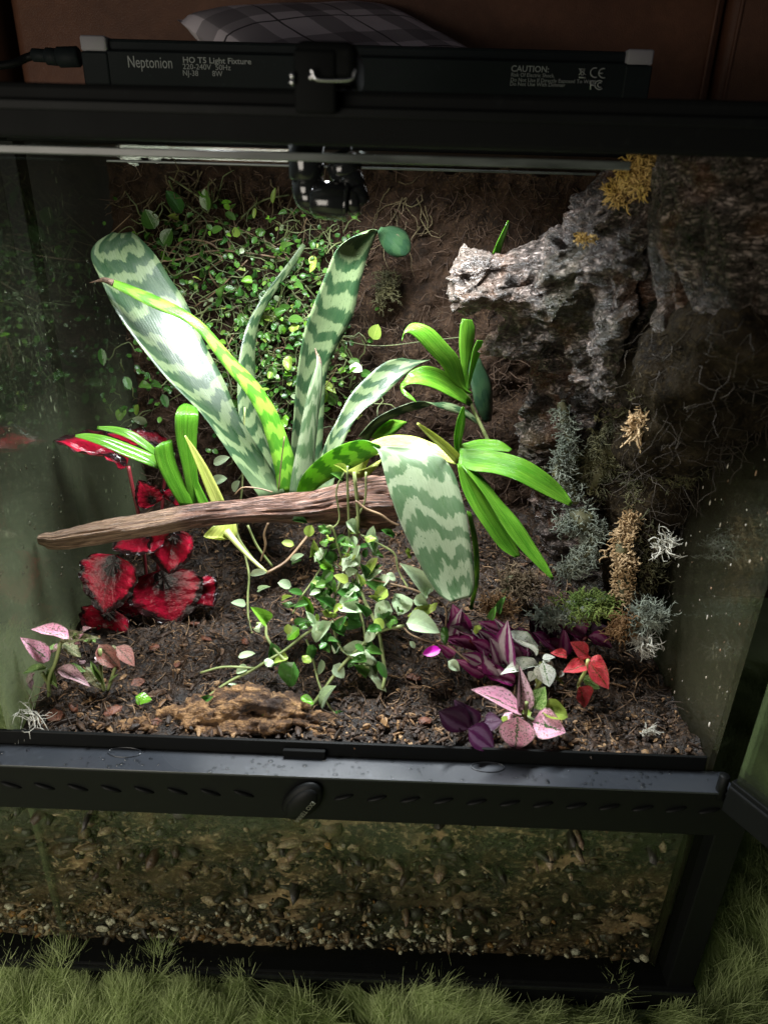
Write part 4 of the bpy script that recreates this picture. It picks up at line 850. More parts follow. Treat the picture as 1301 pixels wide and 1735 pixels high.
tag(mesh('grass_blade', ribbon([(840, 432, 12), (848, 410, 10), (856, 390, 7), (862, 374, 2)], .185, .185, 12, .1, .003), PALM), 'single upright green blade showing above the cork limb end', 'blade')

# ------------------------------------------------------------------ begonia
bg = thing('begonia', 'red and black painted-leaf begonia in the left rear corner', 'begonia', at(250, 1040, .13))
def beg(b, t_, wpx, Y0, Y1, N=(0, -.8, .6), v=0): return leaf_px(bg, 'bego', BEG, b, t_, wpx, Y0, Y1, N, v)
beg((215, 790), (100, 733), 62, .13, .118, (.25, -.35, .9), 1); beg((285, 762), (175, 728), 46, .155, .15, (.2, -.35, .9), 0)
beg((262, 855), (236, 815), 48, .135, .13, (.1, -.8, .6), 0); beg((290, 850), (300, 825), 40, .14, .14, (0, -.8, .6), 1)
beg((278, 900), (188, 928), 66, .125, .11, (0, -.75, .65), 0); beg((300, 895), (282, 975), 78, .125, .11, (.1, -.9, .5), 1)
beg((196, 940), (172, 1042), 104, .112, .094, (-.1, -.93, .35), 0); beg((190, 1030), (165, 1090), 88, .11, .098, (0, -.95, .2), 1)
beg((275, 965), (295, 1062), 128, .122, .108, (.1, -.9, .4), 0); beg((330, 985), (362, 1028), 60, .125, .12, (.3, -.9, .4), 2); beg((245, 1000), (215, 1068), 84, .128, .118, (0, -.9, .4), 0)
REDS = Mt('red_stem'); REDS = REDS.surf(REDS.prin((.16, .02, .025), .4))
for pts, Y in (([(218, 790), (226, 830), (240, 900), (255, 1040)], .135), ([(275, 900), (268, 960), (258, 1040)], .128), ([(198, 940), (225, 985), (250, 1042)], .118), ([(278, 965), (270, 1010), (258, 1045)], .125), ([(286, 764), (276, 850), (262, 1040)], .15)):
    stem_px(bg, pts, Y, .0014, REDS)
# ------------------------------------------------------------------ spotted plants
def spot(label, base, leaves, stems, m0, tilt=(0, -.34, .94)):
    g = ground_at(*base); t = thing('polka_dot_plant', label, 'polka dot plant', g, 'polka dot plants'); Y = g.y
    for (b, e, wd, m, dy0, dy1, kd, v) in leaves: leaf_px(t, kd, m, b, e, wd, Y+dy0, Y+dy1, Vector(tilt)+Vector((random.gauss(0, .2), random.gauss(0, .12), random.gauss(0, .15))), v)
    cx_, cy_ = leaves[0][0]; small = [l for l in leaves]
    for _ in range(7):
        a = random.uniform(0, 6.28); L = random.uniform(12, 24); q = (cx_+random.gauss(0, 14), cy_+random.gauss(8, 14)); m_ = random.choice(small)[3]
        leaf_px(t, 'point', m_, q, (q[0]+L*math.cos(a), q[1]+L*.8*math.sin(a)), L*random.uniform(.5, .75), Y+.003, Y+random.uniform(-.004, .004), (random.gauss(0, .3), -.4, .9))
    for pts in stems:
        P = [at(x, y, Y-.004*i/max(1, len(pts)-1)) for i, (x, y) in enumerate(pts)]; mesh('stem', tube(P, [.0013]*len(pts), len(pts)*4, 6), m0, t)
    return t
H = 'heart'; PT = 'point'
spot('pale pink and green spotted plant in the left front corner', (84, 1182), [((118, 1082), (56, 1060), 28, HPINK, -.002, -.006, PT, 1), ((84, 1120), (38, 1080), 32, HPINK, -.004, -.010, PT, 0), ((100, 1092), (162, 1074), 22, HOLIVE, 0, -.002, PT, 1), ((80, 1132), (38, 1138), 15, HGREEN, -.004, -.01, PT, 1), ((98, 1133), (152, 1158), 24, HMAUVE, -.006, -.012, PT, 1), ((105, 1132), (146, 1136), 20, HGREEN, -.003, -.004, PT, 0), ((104, 1090), (140, 1112), 30, HOLIVE, .004, .004, PT, 0), ((98, 1092), (76, 1108), 20, HMAUVE, .002, .002, PT, 2), ((92, 1128), (92, 1170), 22, HGREEN, .002, -.002, PT, 1), ((60, 1140), (48, 1172), 22, HMAUVE, 0, -.002, PT, 1), ((112, 1080), (136, 1072), 16, HMAUVE, .004, .004, PT, 0)], [[(84, 1182), (84, 1150), (95, 1122), (104, 1088)], [(84, 1160), (72, 1140)]], STEM)
spot('maroon and cream spotted plant just right of the left corner pink one', (180, 1172), [((168, 1092), (204, 1136), 34, HBROWN, 0, -.006, PT, 1), ((198, 1095), (230, 1128), 32, HBROWN, .002, -.002, PT, 0), ((146, 1130), (172, 1168), 22, HOLIVE, -.002, -.006, PT, 2), ((160, 1120), (184, 1126), 12, HMAUVE, -.003, -.005, PT, 0), ((154, 1120), (178, 1166), 10, HGREEN, -.006, -.01, 'lance', 1), ((185, 1160), (200, 1140), 8, HGREEN, -.004, -.006, 'lance', 0)], [[(178, 1172), (172, 1145), (170, 1100)], [(184, 1168), (196, 1130)]], STEM)
spot('largest pink spotted plant with broad pink leaves at the front ledge', (890, 1240), [((884, 1208), (804, 1163), 52, HPINK, -.004, -.012, PT, 0), ((878, 1214), (872, 1275), 62, HPINK, -.008, -.016, PT, 0), ((902, 1223), (958, 1238), 54, HPINK, -.006, -.014, PT, 1), ((880, 1202), (888, 1140), 32, HMAUVE, 0, .002, PT, 3), ((904, 1200), (922, 1164), 36, HGREEN, .002, .004, PT, 0), ((914, 1198), (964, 1212), 34, VYG, .0, -.004, 'oval', 1), ((892, 1190), (900, 1170), 20, HMAUVE, .004, .006, PT, 0)], [[(890, 1240), (890, 1210), (892, 1190)], [(890, 1212), (878, 1212)], [(892, 1214), (906, 1222)]], STEM)
spot('white spotted plant with green veins between the pink and red ones', (912, 1170), [((914, 1129), (850, 1133), 30, HWHITE, -.002, -.01, PT, 1), ((920, 1122), (929, 1165), 42, HWHITE, -.006, -.014, PT, 0), ((908, 1112), (860, 1062), 26, HWHITE, .004, 0, PT, 1), ((906, 1138), (896, 1154), 22, HWHITE, -.004, -.008, PT, 0), ((922, 1140), (960, 1160), 14, HGREEN, .002, 0, PT, 0), ((918, 1116), (940, 1112), 18, HWHITE, .002, .002, PT, 0)], [[(912, 1175), (914, 1150), (916, 1122)], [(912, 1165), (906, 1140)], [(905, 1170), (920, 1150)]], STEMY, tilt=(-.15, -.12, 1.0))
spot('red spotted plant with green stems nearest the right soil edge', (985, 1185), [((995, 1112), (968, 1088), 32, HRED, .002, 0, PT, 0), ((993, 1128), (956, 1134), 30, HRED, -.004, -.01, PT, 1), ((997, 1121), (1033, 1168), 36, HRED, -.006, -.014, PT, 0), ((999, 1118), (1030, 1130), 24, HRED, -.002, -.006, PT, 1), ((980, 1164), (996, 1199), 40, HRED, -.010, -.016, H, 1), ((985, 1150), (1018, 1166), 26, HGREEN, .002, 0, PT, 0), ((960, 1112), (935, 1104), 20, HRED, .002, 0, PT, 1)], [[(985, 1185), (980, 1160), (990, 1140), (996, 1118)], [(983, 1175), (980, 1163)]], STEMY)
# ------------------------------------------------------------------ purple inch plants
def inch(label, base, leaves, stems):
    g = ground_at(*base); t = thing('inch_plant', label, 'inch plant', g, 'purple inch plants'); Y = g.y
    for (b, e, wd, m, dy0, dy1, v) in leaves: leaf_px(t, 'point', m, b, e, wd*1.08, Y+dy0, Y+dy1, (random.gauss(0, .5), -.62+random.gauss(0, .25), .8), v)
    for pts in stems: mesh('stem', tube([at(x, y, Y) for x, y in pts], .0015, len(pts)*5, 6), REDS, t)
inch('purple and silver striped inch plant behind the white spotted plant', (850, 1150), [((787, 1076), (767, 1026), 36, TRADM, .004, .004, 0), ((768, 1086), (776, 1036), 26, TRAD, .002, 0, 1), ((818, 1112), (772, 1076), 32, TRADM, 0, -.008, 1), ((848, 1128), (833, 1080), 40, TRAD, -.004, -.010, 0), ((861, 1130), (855, 1056), 46, TRAD, -.004, -.012, 0), ((884, 1110), (858, 1064), 26, TRAD, .002, -.002, 1), ((862, 1146), (804, 1106), 30, TRAD, -.006, -.012, 1), ((872, 1157), (806, 1128), 24, TRADM, -.008, -.013, 1), ((835, 1095), (800, 1064), 28, TRAD, .006, .002, 3), ((850, 1075), (815, 1052), 22, TRADM, .008, .006, 1), ((890, 1120), (886, 1075), 30, TRAD, .002, -.002, 0), ((826, 1140), (775, 1120), 26, TRADM, -.004, -.006, 1), ((770, 1110), (742, 1090), 20, TRADM, 0, -.002, 1), ((800, 1085), (770, 1055), 30, TRAD, -.002, -.006, 1), ((830, 1105), (800, 1085), 26, TRADM, -.006, -.01, 0), ((845, 1110), (812, 1066), 32, TRAD, .002, -.002, 0), ((880, 1128), (872, 1090), 30, TRADM, -.004, -.008, 1), ((850, 1150), (822, 1120), 28, TRAD, -.008, -.013, 0), ((815, 1125), (784, 1108), 26, TRAD, -.006, -.01, 0), ((790, 1098), (756, 1078), 24, TRADM, -.002, -.006, 1), ((900, 1100), (880, 1062), 26, TRADM, .002, .0, 0), ((868, 1100), (845, 1050), 26, TRAD, .006, .004, 1), ((760, 1070), (745, 1040), 24, TRADD, .004, .004, 0)], [[(790, 1080), (830, 1115), (862, 1145)], [(850, 1150), (862, 1130)]])
inch('dark purple inch plant below the green moss mound', (950, 1110), [((913, 1086), (899, 1050), 34, TRADD, .004, .002, 0), ((924, 1088), (934, 1050), 34, TRADD, .004, .002, 1), ((990, 1078), (934, 1036), 40, TRADM, .0, -.006, 1), ((996, 1078), (1040, 1095), 26, TRADM, -.002, -.008, 1), ((1002, 1074), (1030, 1062), 28, TRADD, .004, .004, 0), ((954, 1107), (924, 1084), 32, TRADM, -.002, -.008, 0), ((952, 1110), (957, 1070), 24, TRADM, -.004, -.008, 1), ((980, 1085), (985, 1050), 28, TRADD, .006, .006, 0), ((905, 1105), (890, 1075), 30, TRAD, .0, -.004, 0), ((940, 1075), (955, 1045), 24, TRADD, .008, .008, 1), ((965, 1095), (990, 1088), 22, TRADM, .0, -.004, 1), ((930, 1095), (905, 1070), 28, TRADM, -.003, -.006, 0), ((935, 1085), (915, 1050), 26, TRADD, .003, .002, 1), ((972, 1082), (950, 1055), 26, TRADD, .002, 0, 0), ((1010, 1085), (1035, 1078), 24, TRADM, 0, -.003, 1), ((900, 1090), (870, 1066), 26, TRAD, .002, 0, 0)], [[(950, 1112), (975, 1095), (994, 1078)], [(945, 1110), (920, 1088)]])
inch('smallest dark purple inch plant low at the front ledge beside the pink leaves', (800, 1248), [((797, 1234), (740, 1202), 46, TRADD, -.002, -.008, 0), ((802, 1230), (774, 1192), 42, TRADD, .004, .002, 1), ((793, 1234), (840, 1270), 46, TRADD, -.006, -.012, 0), ((820, 1224), (850, 1221), 30, TRADD, .002, .0, 0), ((806, 1230), (838, 1246), 26, TRADD, .002, -.002, 1)], [[(800, 1250), (797, 1234)]])

# ------------------------------------------------------------------ creeping vine on the peat wall
def wallY(px, py):
    y = .28
    for _ in range(3): p = at(px, py, y); y = panel_y(p.x, p.z)
    return y
cv = thing('creeping_vine', 'dense small-leaved green creeping vine covering the peat wall behind the bromeliad', 'vine', at(400, 720, .28))
t = Mt('wall_stem'); n = t.noise(t.co(), 60, 3); STEMD = t.surf(t.prin(t.ramp(n, [(.35, (.045, .06, .02)), (.65, (.11, .13, .045))]), .55))
seeds = [[(212, 440), (262, 410), (330, 376), (395, 384), (470, 420), (500, 450)], [(225, 445), (300, 440), (360, 425), (430, 430), (500, 442)], [(410, 368), (445, 340), (490, 330)], [(280, 440), (310, 408), (350, 410), (370, 422)], [(250, 470), (330, 460), (400, 420), (440, 412)], [(330, 520), (370, 490), (420, 440)], [(570, 575), (640, 586), (720, 578), (790, 570)], [(425, 470), (450, 540), (440, 620), (455, 700)], [(385, 480), (400, 560), (395, 640), (372, 720)], [(480, 470), (470, 560), (480, 640), (470, 720)], [(350, 600), (330, 650), (250, 700), (215, 725)], [(590, 590), (600, 620), (592, 660)], [(470, 415), (505, 400), (520, 370)], [(300, 560), (340, 530), (400, 520)]]
for k in range(26):
    x, y = random.choice([(400, 560), (460, 520), (480, 600), (350, 440), (440, 660), (300, 420)]); a = random.uniform(0, 6.28); q = []
    for _ in range(5): q.append((x+random.gauss(0, 20), y+random.gauss(0, 20))); a += random.gauss(0, .7); x += 32*math.cos(a); y += 32*math.sin(a)
    seeds.append(q)
for pts in seeds:
    P = [at(x, y, wallY(x, y)-random.uniform(.006, .022)) for x, y in pts]
    mesh('stem', tube(P, random.choice((.0004, .0006, .0008)), len(P)*6, 5), random.choice((STEMD, STEMD, STEMB)), cv)
def dens(x, y):
    g = lambda a, b, s, r, k: k*math.exp(-((x-a)/s)**2-((y-b)/r)**2)
    return g(460, 560, 75, 110, 1.0)+g(340, 455, 95, 60, .55)+g(430, 690, 60, 70, .7)+g(530, 430, 60, 60, .45)+g(590, 640, 40, 60, .3)+g(260, 640, 70, 70, .22)+g(350, 375, 90, 30, .25)+g(560, 600, 40, 60, .3)
cnt = 0
while cnt < 272:
    x, y = random.uniform(170, 660), random.uniform(320, 770)
    if random.random() > dens(x, y): continue
    if x < 200 and y < 600: continue
    Y = wallY(x, y)-random.uniform(.004, .034); L = random.choice((9, 10, 12, 14, 17, 22)) * (1.15 if y > 480 else .85); a = random.uniform(0, 6.28)
    leaf_px(cv, random.choice(('oval', 'oval', 'heart')), random.choice((VGREEN, VGREEN, VGREEN, VBRIGHT, VDARK, VDARK, VYG, VGREEN, VGREEN)), (x, y), (x+L*math.cos(a), y+L*math.sin(a)), L*random.uniform(.62, .85), Y, Y-random.uniform(.0, .008), (random.gauss(0, .35), -.6, .75+random.gauss(0, .3)))
    cnt += 1
def sprig(k):
    for _ in range(60):
        x, y = random.uniform(190, 650), random.uniform(330, 770)
        if random.random() < dens(x, y): break
    P = [at(x+random.gauss(0, 1), y, wallY(x, y)-.012)]; P = wiggle(P[0], (random.gauss(0, 1), -.3, random.gauss(0, 1)), random.uniform(.012, .035), 5, .5)
    return tube(P, [random.choice((.0003, .0005, .0006))]*5+[.0002], seg=4, cap=False)
def tiny(k):
    for _ in range(80):
        x, y = random.uniform(175, 660), random.uniform(330, 770)
        if random.random() < dens(x, y): break
    p = at(x, y, wallY(x, y)-random.uniform(.001, .022)); a = random.uniform(0, 6.28); L = random.uniform(.003, .0062); n_ = Vector((random.gauss(0, .4), -.7, .6+random.gauss(0, .3))).normalized()
    d = Vector((math.cos(a), .1, math.sin(a))); d = (d-n_*d.dot(n_)).normalized(); e = n_.cross(d)
    V = []
    for q, w_ in ((0, .05), (.25, .36), (.55, .40), (.85, .24), (1., .03)):
        for s_ in (-1, 0, 1): V.append(tuple(p+d*L*q+e*L*w_*s_+n_*L*(.12*abs(s_)-.15*q*q)))
    return V, [(i*3+j, i*3+j+1, i*3+j+4, i*3+j+3) for i in range(4) for j in range(2)]
LT = Mt('small_leaf_greens'); LC = LT.ramp(LT.n('NewGeometry', o=8), [(0., (.02, .07, .012)), (.25, (.05, .14, .02)), (.5, (.03, .09, .015)), (.7, (.09, .22, .03)), (.85, (.15, .28, .05)), (.95, (.28, .36, .2))], 'CONSTANT')
mesh('leaflets', scatter(tiny, 900), leafy(LT, LC, .35, None, .25), cv, True, kind='stuff')
mesh('runners', scatter(sprig, 420), STEMD, cv, True, kind='stuff')
for b, t_, wd, m in [((262, 388), (246, 355), 30, VGREEN), ((308, 362), (283, 322), 28, VDARK), ((352, 357), (346, 320), 22, VGREEN), ((278, 415), (290, 388), 26, VGREEN), ((402, 402), (398, 385), 14, VYG), ((386, 356), (384, 342), 12, VBRIGHT), ((375, 344), (392, 342), 9, VBRIGHT), ((382, 360), (400, 372), 13, VGREEN), ((632, 575), (640, 550), 24, VYG), ((592, 620), (614, 628), 20, VPALE), ((432, 352), (430, 370), 7, VYG), ((462, 345), (466, 318), 9, VYG), ((250, 716), (225, 709), 14, VPALE), ((362, 786), (388, 774), 16, VPALE), ((358, 816), (384, 810), 18, VPALE), ((395, 832), (405, 815), 16, VPALE), ((172, 590), (176, 620), 14, VDARK), ((212, 638), (222, 660), 14, VDARK), ((276, 668), (284, 690), 14, VDARK), ((550, 890), (560, 905), 12, VGREEN)]:
    Y = wallY(*b)-.02 if b[1] < 700 else .17; leaf_px(cv, 'oval', m, b, t_, wd, Y, Y-.003, None, 0)
stem_px(cv, [(415, 690), (412, 760), (410, 830), (402, 895), (413, 931), (422, 973), (420, 1012), (422, 1054), (433, 1093), (437, 1124)], [.17, .165, .16, .15, .14, .13, .12, .11, .10, .095], .0009)
# ------------------------------------------------------------------ trailing vine at the centre
tv = thing('trailing_vine', 'larger-leaved pale green vine hanging below the driftwood to the front soil', 'vine', at(590, 860, .09))
def tY(x, y): return max(.022, .090-.052*max(0, (y-950))/220)
ST = [([(685, 1060), (646, 1069), (611, 1095), (576, 1132), (547, 1171), (527, 1197), (503, 1217), (481, 1227), (447, 1228), (423, 1222), (401, 1217), (383, 1224)], .0012, STEM), ([(366, 1231), (349, 1227), (337, 1211), (340, 1193), (361, 1174), (392, 1153), (423, 1138), (454, 1119), (484, 1101), (515, 1076), (534, 1064)], .0010, STEM),
      ([(588, 790), (590, 860), (592, 913), (590, 962), (575, 990), (562, 1030)], .0009, STEM), ([(600, 800), (607, 880), (600, 940), (607, 983), (618, 1019), (639, 1061), (648, 1107), (652, 1143), (648, 1168)], .0013, STEM),
      ([(597, 980), (607, 1026), (616, 1061), (620, 1093)], .0009, STEM), ([(590, 973), (653, 987), (706, 1001), (752, 1026), (755, 1064)], .0007, STEMB), ([(682, 1061), (696, 1075), (724, 1086), (760, 1095), (795, 1122)], .0006, STEMB),
      ([(544, 902), (562, 892), (574, 930), (580, 950)], .0009, STEM), ([(544, 962), (526, 990), (508, 1015), (496, 1040)], .0007, STEM), ([(611, 906), (639, 920), (668, 938), (675, 966), (692, 998)], .0007, STEM),
      ([(563, 1051), (569, 1079), (583, 1104), (625, 1132)], .0009, STEM), ([(519, 1083), (530, 1114), (540, 1157), (560, 1200), (585, 1225)], .0008, STEM), ([(435, 1056), (450, 1060), (452, 1079), (466, 1100), (487, 1123)], .0010, STEM), ([(544, 902), (548, 935), (590, 973)], .0005, STEMB), ([(606, 900), (580, 960), (590, 973)], .0006, STEMB), ([(620, 800), (618, 850), (598, 890), (606, 906)], .0007, STEM), ([(590, 790), (570, 830), (575, 880), (556, 900)], .0006, STEM), ([(340, 1140), (380, 1130), (432, 1132)], .0008, STEM)]
for pts, r, m in ST: stem_px(tv, pts, [tY(*q) for q in pts], r, m)
LV = [((640, 945), (615, 980), 21, VYG), ((722, 1010), (693, 957), 38, VPALE), ((650, 1068), (650, 1012), 32, VPALE), ((682, 1007), (676, 1042), 42, VPALE), ((700, 1018), (726, 1022), 22, VPALE), ((690, 1044), (744, 1024), 28, VYG), ((688, 1056), (746, 1064), 42, VPALE), ((572, 1028), (617, 1030), 33, VPALE), ((563, 1053), (525, 1088), 26, VPALE), ((620, 1105), (578, 1098), 32, VPALE), ((619, 1100), (649, 1172), 27, VPALE), ((570, 1162), (536, 1202), 18, VPALE), ((499, 1122), (484, 1166), 44, VDARK), ((459, 1088), (470, 1134), 24, VDARK), ((452, 1056), (433, 1030), 26, VBRIGHT), ((430, 1067), (449, 1057), 13, VPALE), ((507, 1064), (485, 1084), 22, VBRIGHT), ((417, 1024), (392, 1020), 16, VPALE), ((424, 973), (451, 969), 15, VPALE), ((404, 1113), (432, 1106), 13, VPALE), ((421, 1132), (399, 1138), 16, VPALE), ((386, 1158), (419, 1174), 13, VPALE), ((465, 1124), (447, 1120), 16, VPALE), ((656, 998), (633, 1015), 24, VYG), ((620, 980), (644, 965), 20, VPALE), ((655, 972), (670, 983), 13, VPALE), ((620, 910), (641, 937), 25, VPALE), ((586, 884), (608, 902), 22, VPALE), ((577, 917), (602, 925), 18, VGREEN), ((594, 938), (575, 958), 23, VYG), ((590, 985), (566, 974), 18, VYG), ((542, 953), (567, 967), 20, VBRIGHT), ((552, 1010), (524, 988), 30, VDARK), ((552, 980), (570, 1002), 14, VBRIGHT), ((512, 1008), (532, 1048), 14, VBRIGHT), ((478, 1022), (506, 1026), 10, VGREEN), ((597, 933), (613, 946), 11, VPALE), ((622, 1146), (604, 1126), 20, VGREEN), ((512, 1111), (528, 1123), 14, VYG), ((752, 1062), (754, 1092), 14, VGREEN), ((694, 1087), (704, 1098), 10, VPALE), ((759, 1120), (780, 1137), 18, VPALE), ((423, 1216), (461, 1190), 28, VDARK), ((482, 1240), (508, 1213), 24, VDARK), ((380, 1190), (347, 1207), 11, VPALE), ((339, 1226), (321, 1252), 10, VPALE), ((510, 1181), (531, 1191), 14, VBRIGHT), ((569, 1204), (583, 1221), 14, VDARK), ((596, 1221), (613, 1233), 16, VDARK), ((362, 1180), (324, 1198), 14, VDARK), ((230, 1180), (258, 1187), 21, VBRIGHT), ((560, 935), (580, 920), 12, VGREEN), ((630, 930), (650, 945), 12, VGREEN), ((640, 1000), (620, 985), 14, VGREEN), ((545, 1020), (560, 1000), 20, VDARK), ((600, 1010), (580, 1000), 22, VDARK), ((610, 1050), (590, 1040), 24, VDARK), ((535, 975), (550, 990), 16, VDARK), ((585, 800), (572, 785), 14, VYG), ((580, 815), (566, 800), 16, VGREEN), ((830, 1050), (838, 1030), 13, VGREEN), ((805, 1075), (812, 1058), 13, VYG), ((845, 1040), (852, 1012), 14, VGREEN), ((560, 1080), (575, 1110), 16, VDARK), ((640, 1120), (655, 1150), 14, VDARK), ((500, 1060), (520, 1050), 14, VDARK)]
for _ in range(125):
    x, y = random.gauss(585, 52), random.gauss(1000, 72)
    if y > 1140 or y < 880: continue
    a = random.uniform(0, 6.28); L = random.uniform(14, 30); LV.append(((x, y), (x+L*math.cos(a), y+L*math.sin(a)), L*random.uniform(.5, .85), random.choice((VDARK, VGREEN, VGREEN, VPALE, VYG, VPALE, VDARK))))
for b, t_, wd, m in LV:
    L = math.hypot(b[0]-t_[0], b[1]-t_[1]); Y = tY(*b)-random.uniform(-.003, .008)
    leaf_px(tv, 'heart' if wd > .62*L and L > 25 else 'oval', m, b, t_, wd, Y, Y-random.uniform(0, .005), (random.gauss(0, .25), -.45, .88))
leaf_px(tv, 'oval', PETAL, (746, 1100), (716, 1108), 18, .048, .045, None, 0)['label'] = 'single magenta petal-like leaf'
# loose aerial roots
for pts, Y, r in (([(602, 848), (620, 862), (645, 872), (662, 884), (676, 890)], .088, .0008), ([(455, 885), (448, 905), (450, 925), (442, 950)], .10, .0009), ([(398, 838), (412, 826), (440, 828), (462, 834)], .105, .0005), ([(482, 740), (476, 790), (472, 832)], .13, .0005)):
    o = stem_px(None, pts, Y, r, STEMB, name='aerial_root'); tag(o, {602: 'reddish aerial root curling in front of the driftwood end', 455: 'short pale root standing below the driftwood', 398: 'thin root lying along the driftwood top edge', 482: 'hair-thin root hanging before the bromeliad base'}[pts[0][0]], 'root')

# ------------------------------------------------------------------ misting nozzle hung from the lid
c0 = at(545, 300, .02); s = mpp(c0)
nz = thing('misting_nozzle', 'glossy black double misting nozzle hanging inside from the lid', 'nozzle', at(545, 300, .03))
def a3(px, py, dY=0): return at(px, py, .045+dY)
mesh('pipe', cyl(a3(519, 238), a3(520, 304), 30*mpp(a3(519, 270)), 28, .08), PLG, nz)
mesh('elbow', join(cyl(a3(521, 298), a3(524, 338), 27*mpp(a3(520, 320)), 28), ball(a3(526, 332), 28*mpp(a3(526, 332)), 28)), PLG, nz)
mesh('cross_arm', cyl(a3(530, 338, -.004), a3(590, 342, -.006), 30*mpp(a3(560, 340)), 28, .2), PLG, nz)
mesh('cross_collar', cyl(a3(583, 341, -.006), a3(590, 342, -.006), 31.5*mpp(a3(560, 340)), 28, .05), PLG, nz)
mesh('arm_end', join(cyl(a3(588, 342, -.006), a3(609, 338, -.006), 24*mpp(a3(600, 340)), 24, .2)), PLG, nz)
mesh('nozzle_head', join(cyl(a3(577, 268), a3(590, 300), 29*mpp(a3(585, 280)), 28, .25), cyl(a3(588, 296), a3(600, 325, -.004), 24*mpp(a3(595, 310)), 28, .1)), PLG, nz)
mesh('nozzle_ring', cyl(a3(572, 257), a3(576, 266), 24*mpp(a3(575, 262)), 28, .1), PLG, nz)
mesh('nozzle_head', cyl(a3(600, 318, -.006), a3(612, 348, -.006), 18*mpp(a3(606, 333)), 24, .2), PLG, nz)
yk = .02; bk = thing('mounting_clip', 'black plastic mounting clip with a bright wire loop gripping the lid edge', 'clip', at(550, 100, -.02))
p0 = at(500, 138, -.0215); p1 = at(606, 70, -.0215)
mesh('clip_body', box(p0.x, p1.x, -.0245, .03, ZT1+.0005, p1.z, .004, 3), PLD, bk)
mesh('clip_hook', box(p0.x, p1.x-.008, -.0255, -.0212, .590, ZT1+.012, .0015), PLD, bk)
loop = [(527, 118), (530, 124), (533, 132), (545, 136), (585, 136), (598, 132), (600, 124), (603, 118)]
mesh('wire_loop', tube([at(x, y, -.028) for x, y in loop], .0006, 40, 8), WIRE, bk)
for q in ((495, 128), (527, 131), (495, 139)): mesh('screw', ball(at(*q, -.0265), .0012, 12), WIRE, bk)
# ------------------------------------------------------------------ light fixture on the lid
fx0, fx1 = at(137, 80, .2).x, at(1106, 105, .2).x; fz = .6405; fb = .6055
fx = thing('light_fixture', 'long dark strip light fixture with printed text resting on the lid', 'light fixture', (0, .2, fb))
mesh('housing', join(box(fx0+.003, fx1-.003, .1995, .245, fb+.004, fz-.0075, .001), box(fx0+.003, fx1-.003, .2035, .2415, fz-.0077, fz-.0005, .002)), FIX, fx, False)
for x0, x1 in ((fx0, fx0+.0175), (fx1-.0175, fx1)):
    e = mesh('end_cap', box(x0, x1, .1985, .246, fb+.0005, fz-.0085, .0012), FIX, fx, False)
    mesh('cap_top', box(x0+.0002, x1-.0002, .1988, .2455, fz-.0084, fz+.0005, .0015), CAPG, fx)
mesh('light_tube', cyl((-.17, .222, fb+.003), (.11, .222, fb+.003), .0028, 12), GLOW, fx)
def label(s, px, py, hpx, w=1.0, m=INK, bold=0.0):
    p = at(px, py, .1990); q = at(px+100, py+2.8, .1990); sl = math.atan2(q.z-p.z, q.x-p.x)*0; k = hpx*mpp(p)/.70
    text(s, 'lettering', Matrix.Translation(p) @ Matrix.Rotation(R(90), 4, 'X'), k, m, fx, .00006, w, 'LEFT', bold)
label('Neptonion', 217, 114, 17, .72); label('HO T5 Light Fixture', 310, 106, 8.5, 1.15, INK, .00006); label('220-240V  50Hz', 310, 117, 8, 1.08); label('NJ-38', 310, 128, 8, 1.0); label('8W', 360, 129, 8, 1.0)
label('CAUTION:', 865, 121, 9, 1.05, INK, .00006); label('Risk Of Electric Shock.', 865, 129.5, 5.6, 1.0); label('Do Not Use If Directly Exposed To Water', 864, 138, 5.6, 1.04); label('Do Not Use With Dimmer', 863, 145, 5.6, 1.05)
def arcs(cx, cy, r, w_, a0, a1, bar=None):
    P = [at(cx+r*math.cos(a), cy-r*math.sin(a), .1988) for a in np.linspace(a0, a1, 18)]; q = tube(P, w_*mpp(P[0]), seg=6)
    if bar: q = join(q, tube([at(bar[0], bar[1], .1988), at(bar[2], bar[3], .1988)], w_*mpp(P[0]), seg=6))
    return q
mesh('conformity_mark', arcs(1008, 123, 8, 1.1, R(70), R(290)), INK, fx); mesh('conformity_mark', arcs(1022, 124, 8, 1.1, R(70), R(290), (1014, 124, 1021, 124)), INK, fx)
mesh('approval_mark', join(tube([at(1000, 152, .1988), at(1000, 137, .1988), at(1009, 137, .1988)], .00055, seg=6), tube([at(1000, 144, .1988), at(1007, 144, .1988)], .00055, seg=6)), INK, fx)
mesh('approval_mark', arcs(1015, 144, 7.5, 1.1, R(50), R(310)), INK, fx); mesh('approval_mark', arcs(1016, 144, 4, 1.0, R(60), R(300)), INK, fx)
mesh('bin_mark', join(*[tube([at(*a, .1988), at(*b, .1988)], .00025, seg=5) for a, b in (((981, 117), (991, 117)), ((982, 118), (984, 127)), ((990, 118), (988, 127)), ((980, 127), (992, 116)), ((980, 116), (992, 127)), ((984, 127), (988, 127)))], tube([at(980, 131, .1988), at(992, 131.5, .1988)], .0005, seg=5)), INK, fx)
mesh('plug', join(cyl(at(136, 96, .22), at(98, 97, .22), .0062, 20, .2), cyl(at(100, 97, .22), at(78, 95, .22), .0052, 20, .2), cyl(at(84, 95, .22), at(55, 93, .22), .0040, 20, .2)), FIX, fx)
mesh('power_cord', tube([at(60, 93, .22), at(45, 98, .22), at(20, 108, .215), at(-40, 116, .21)], .0026, 16, 8), PL, fx)
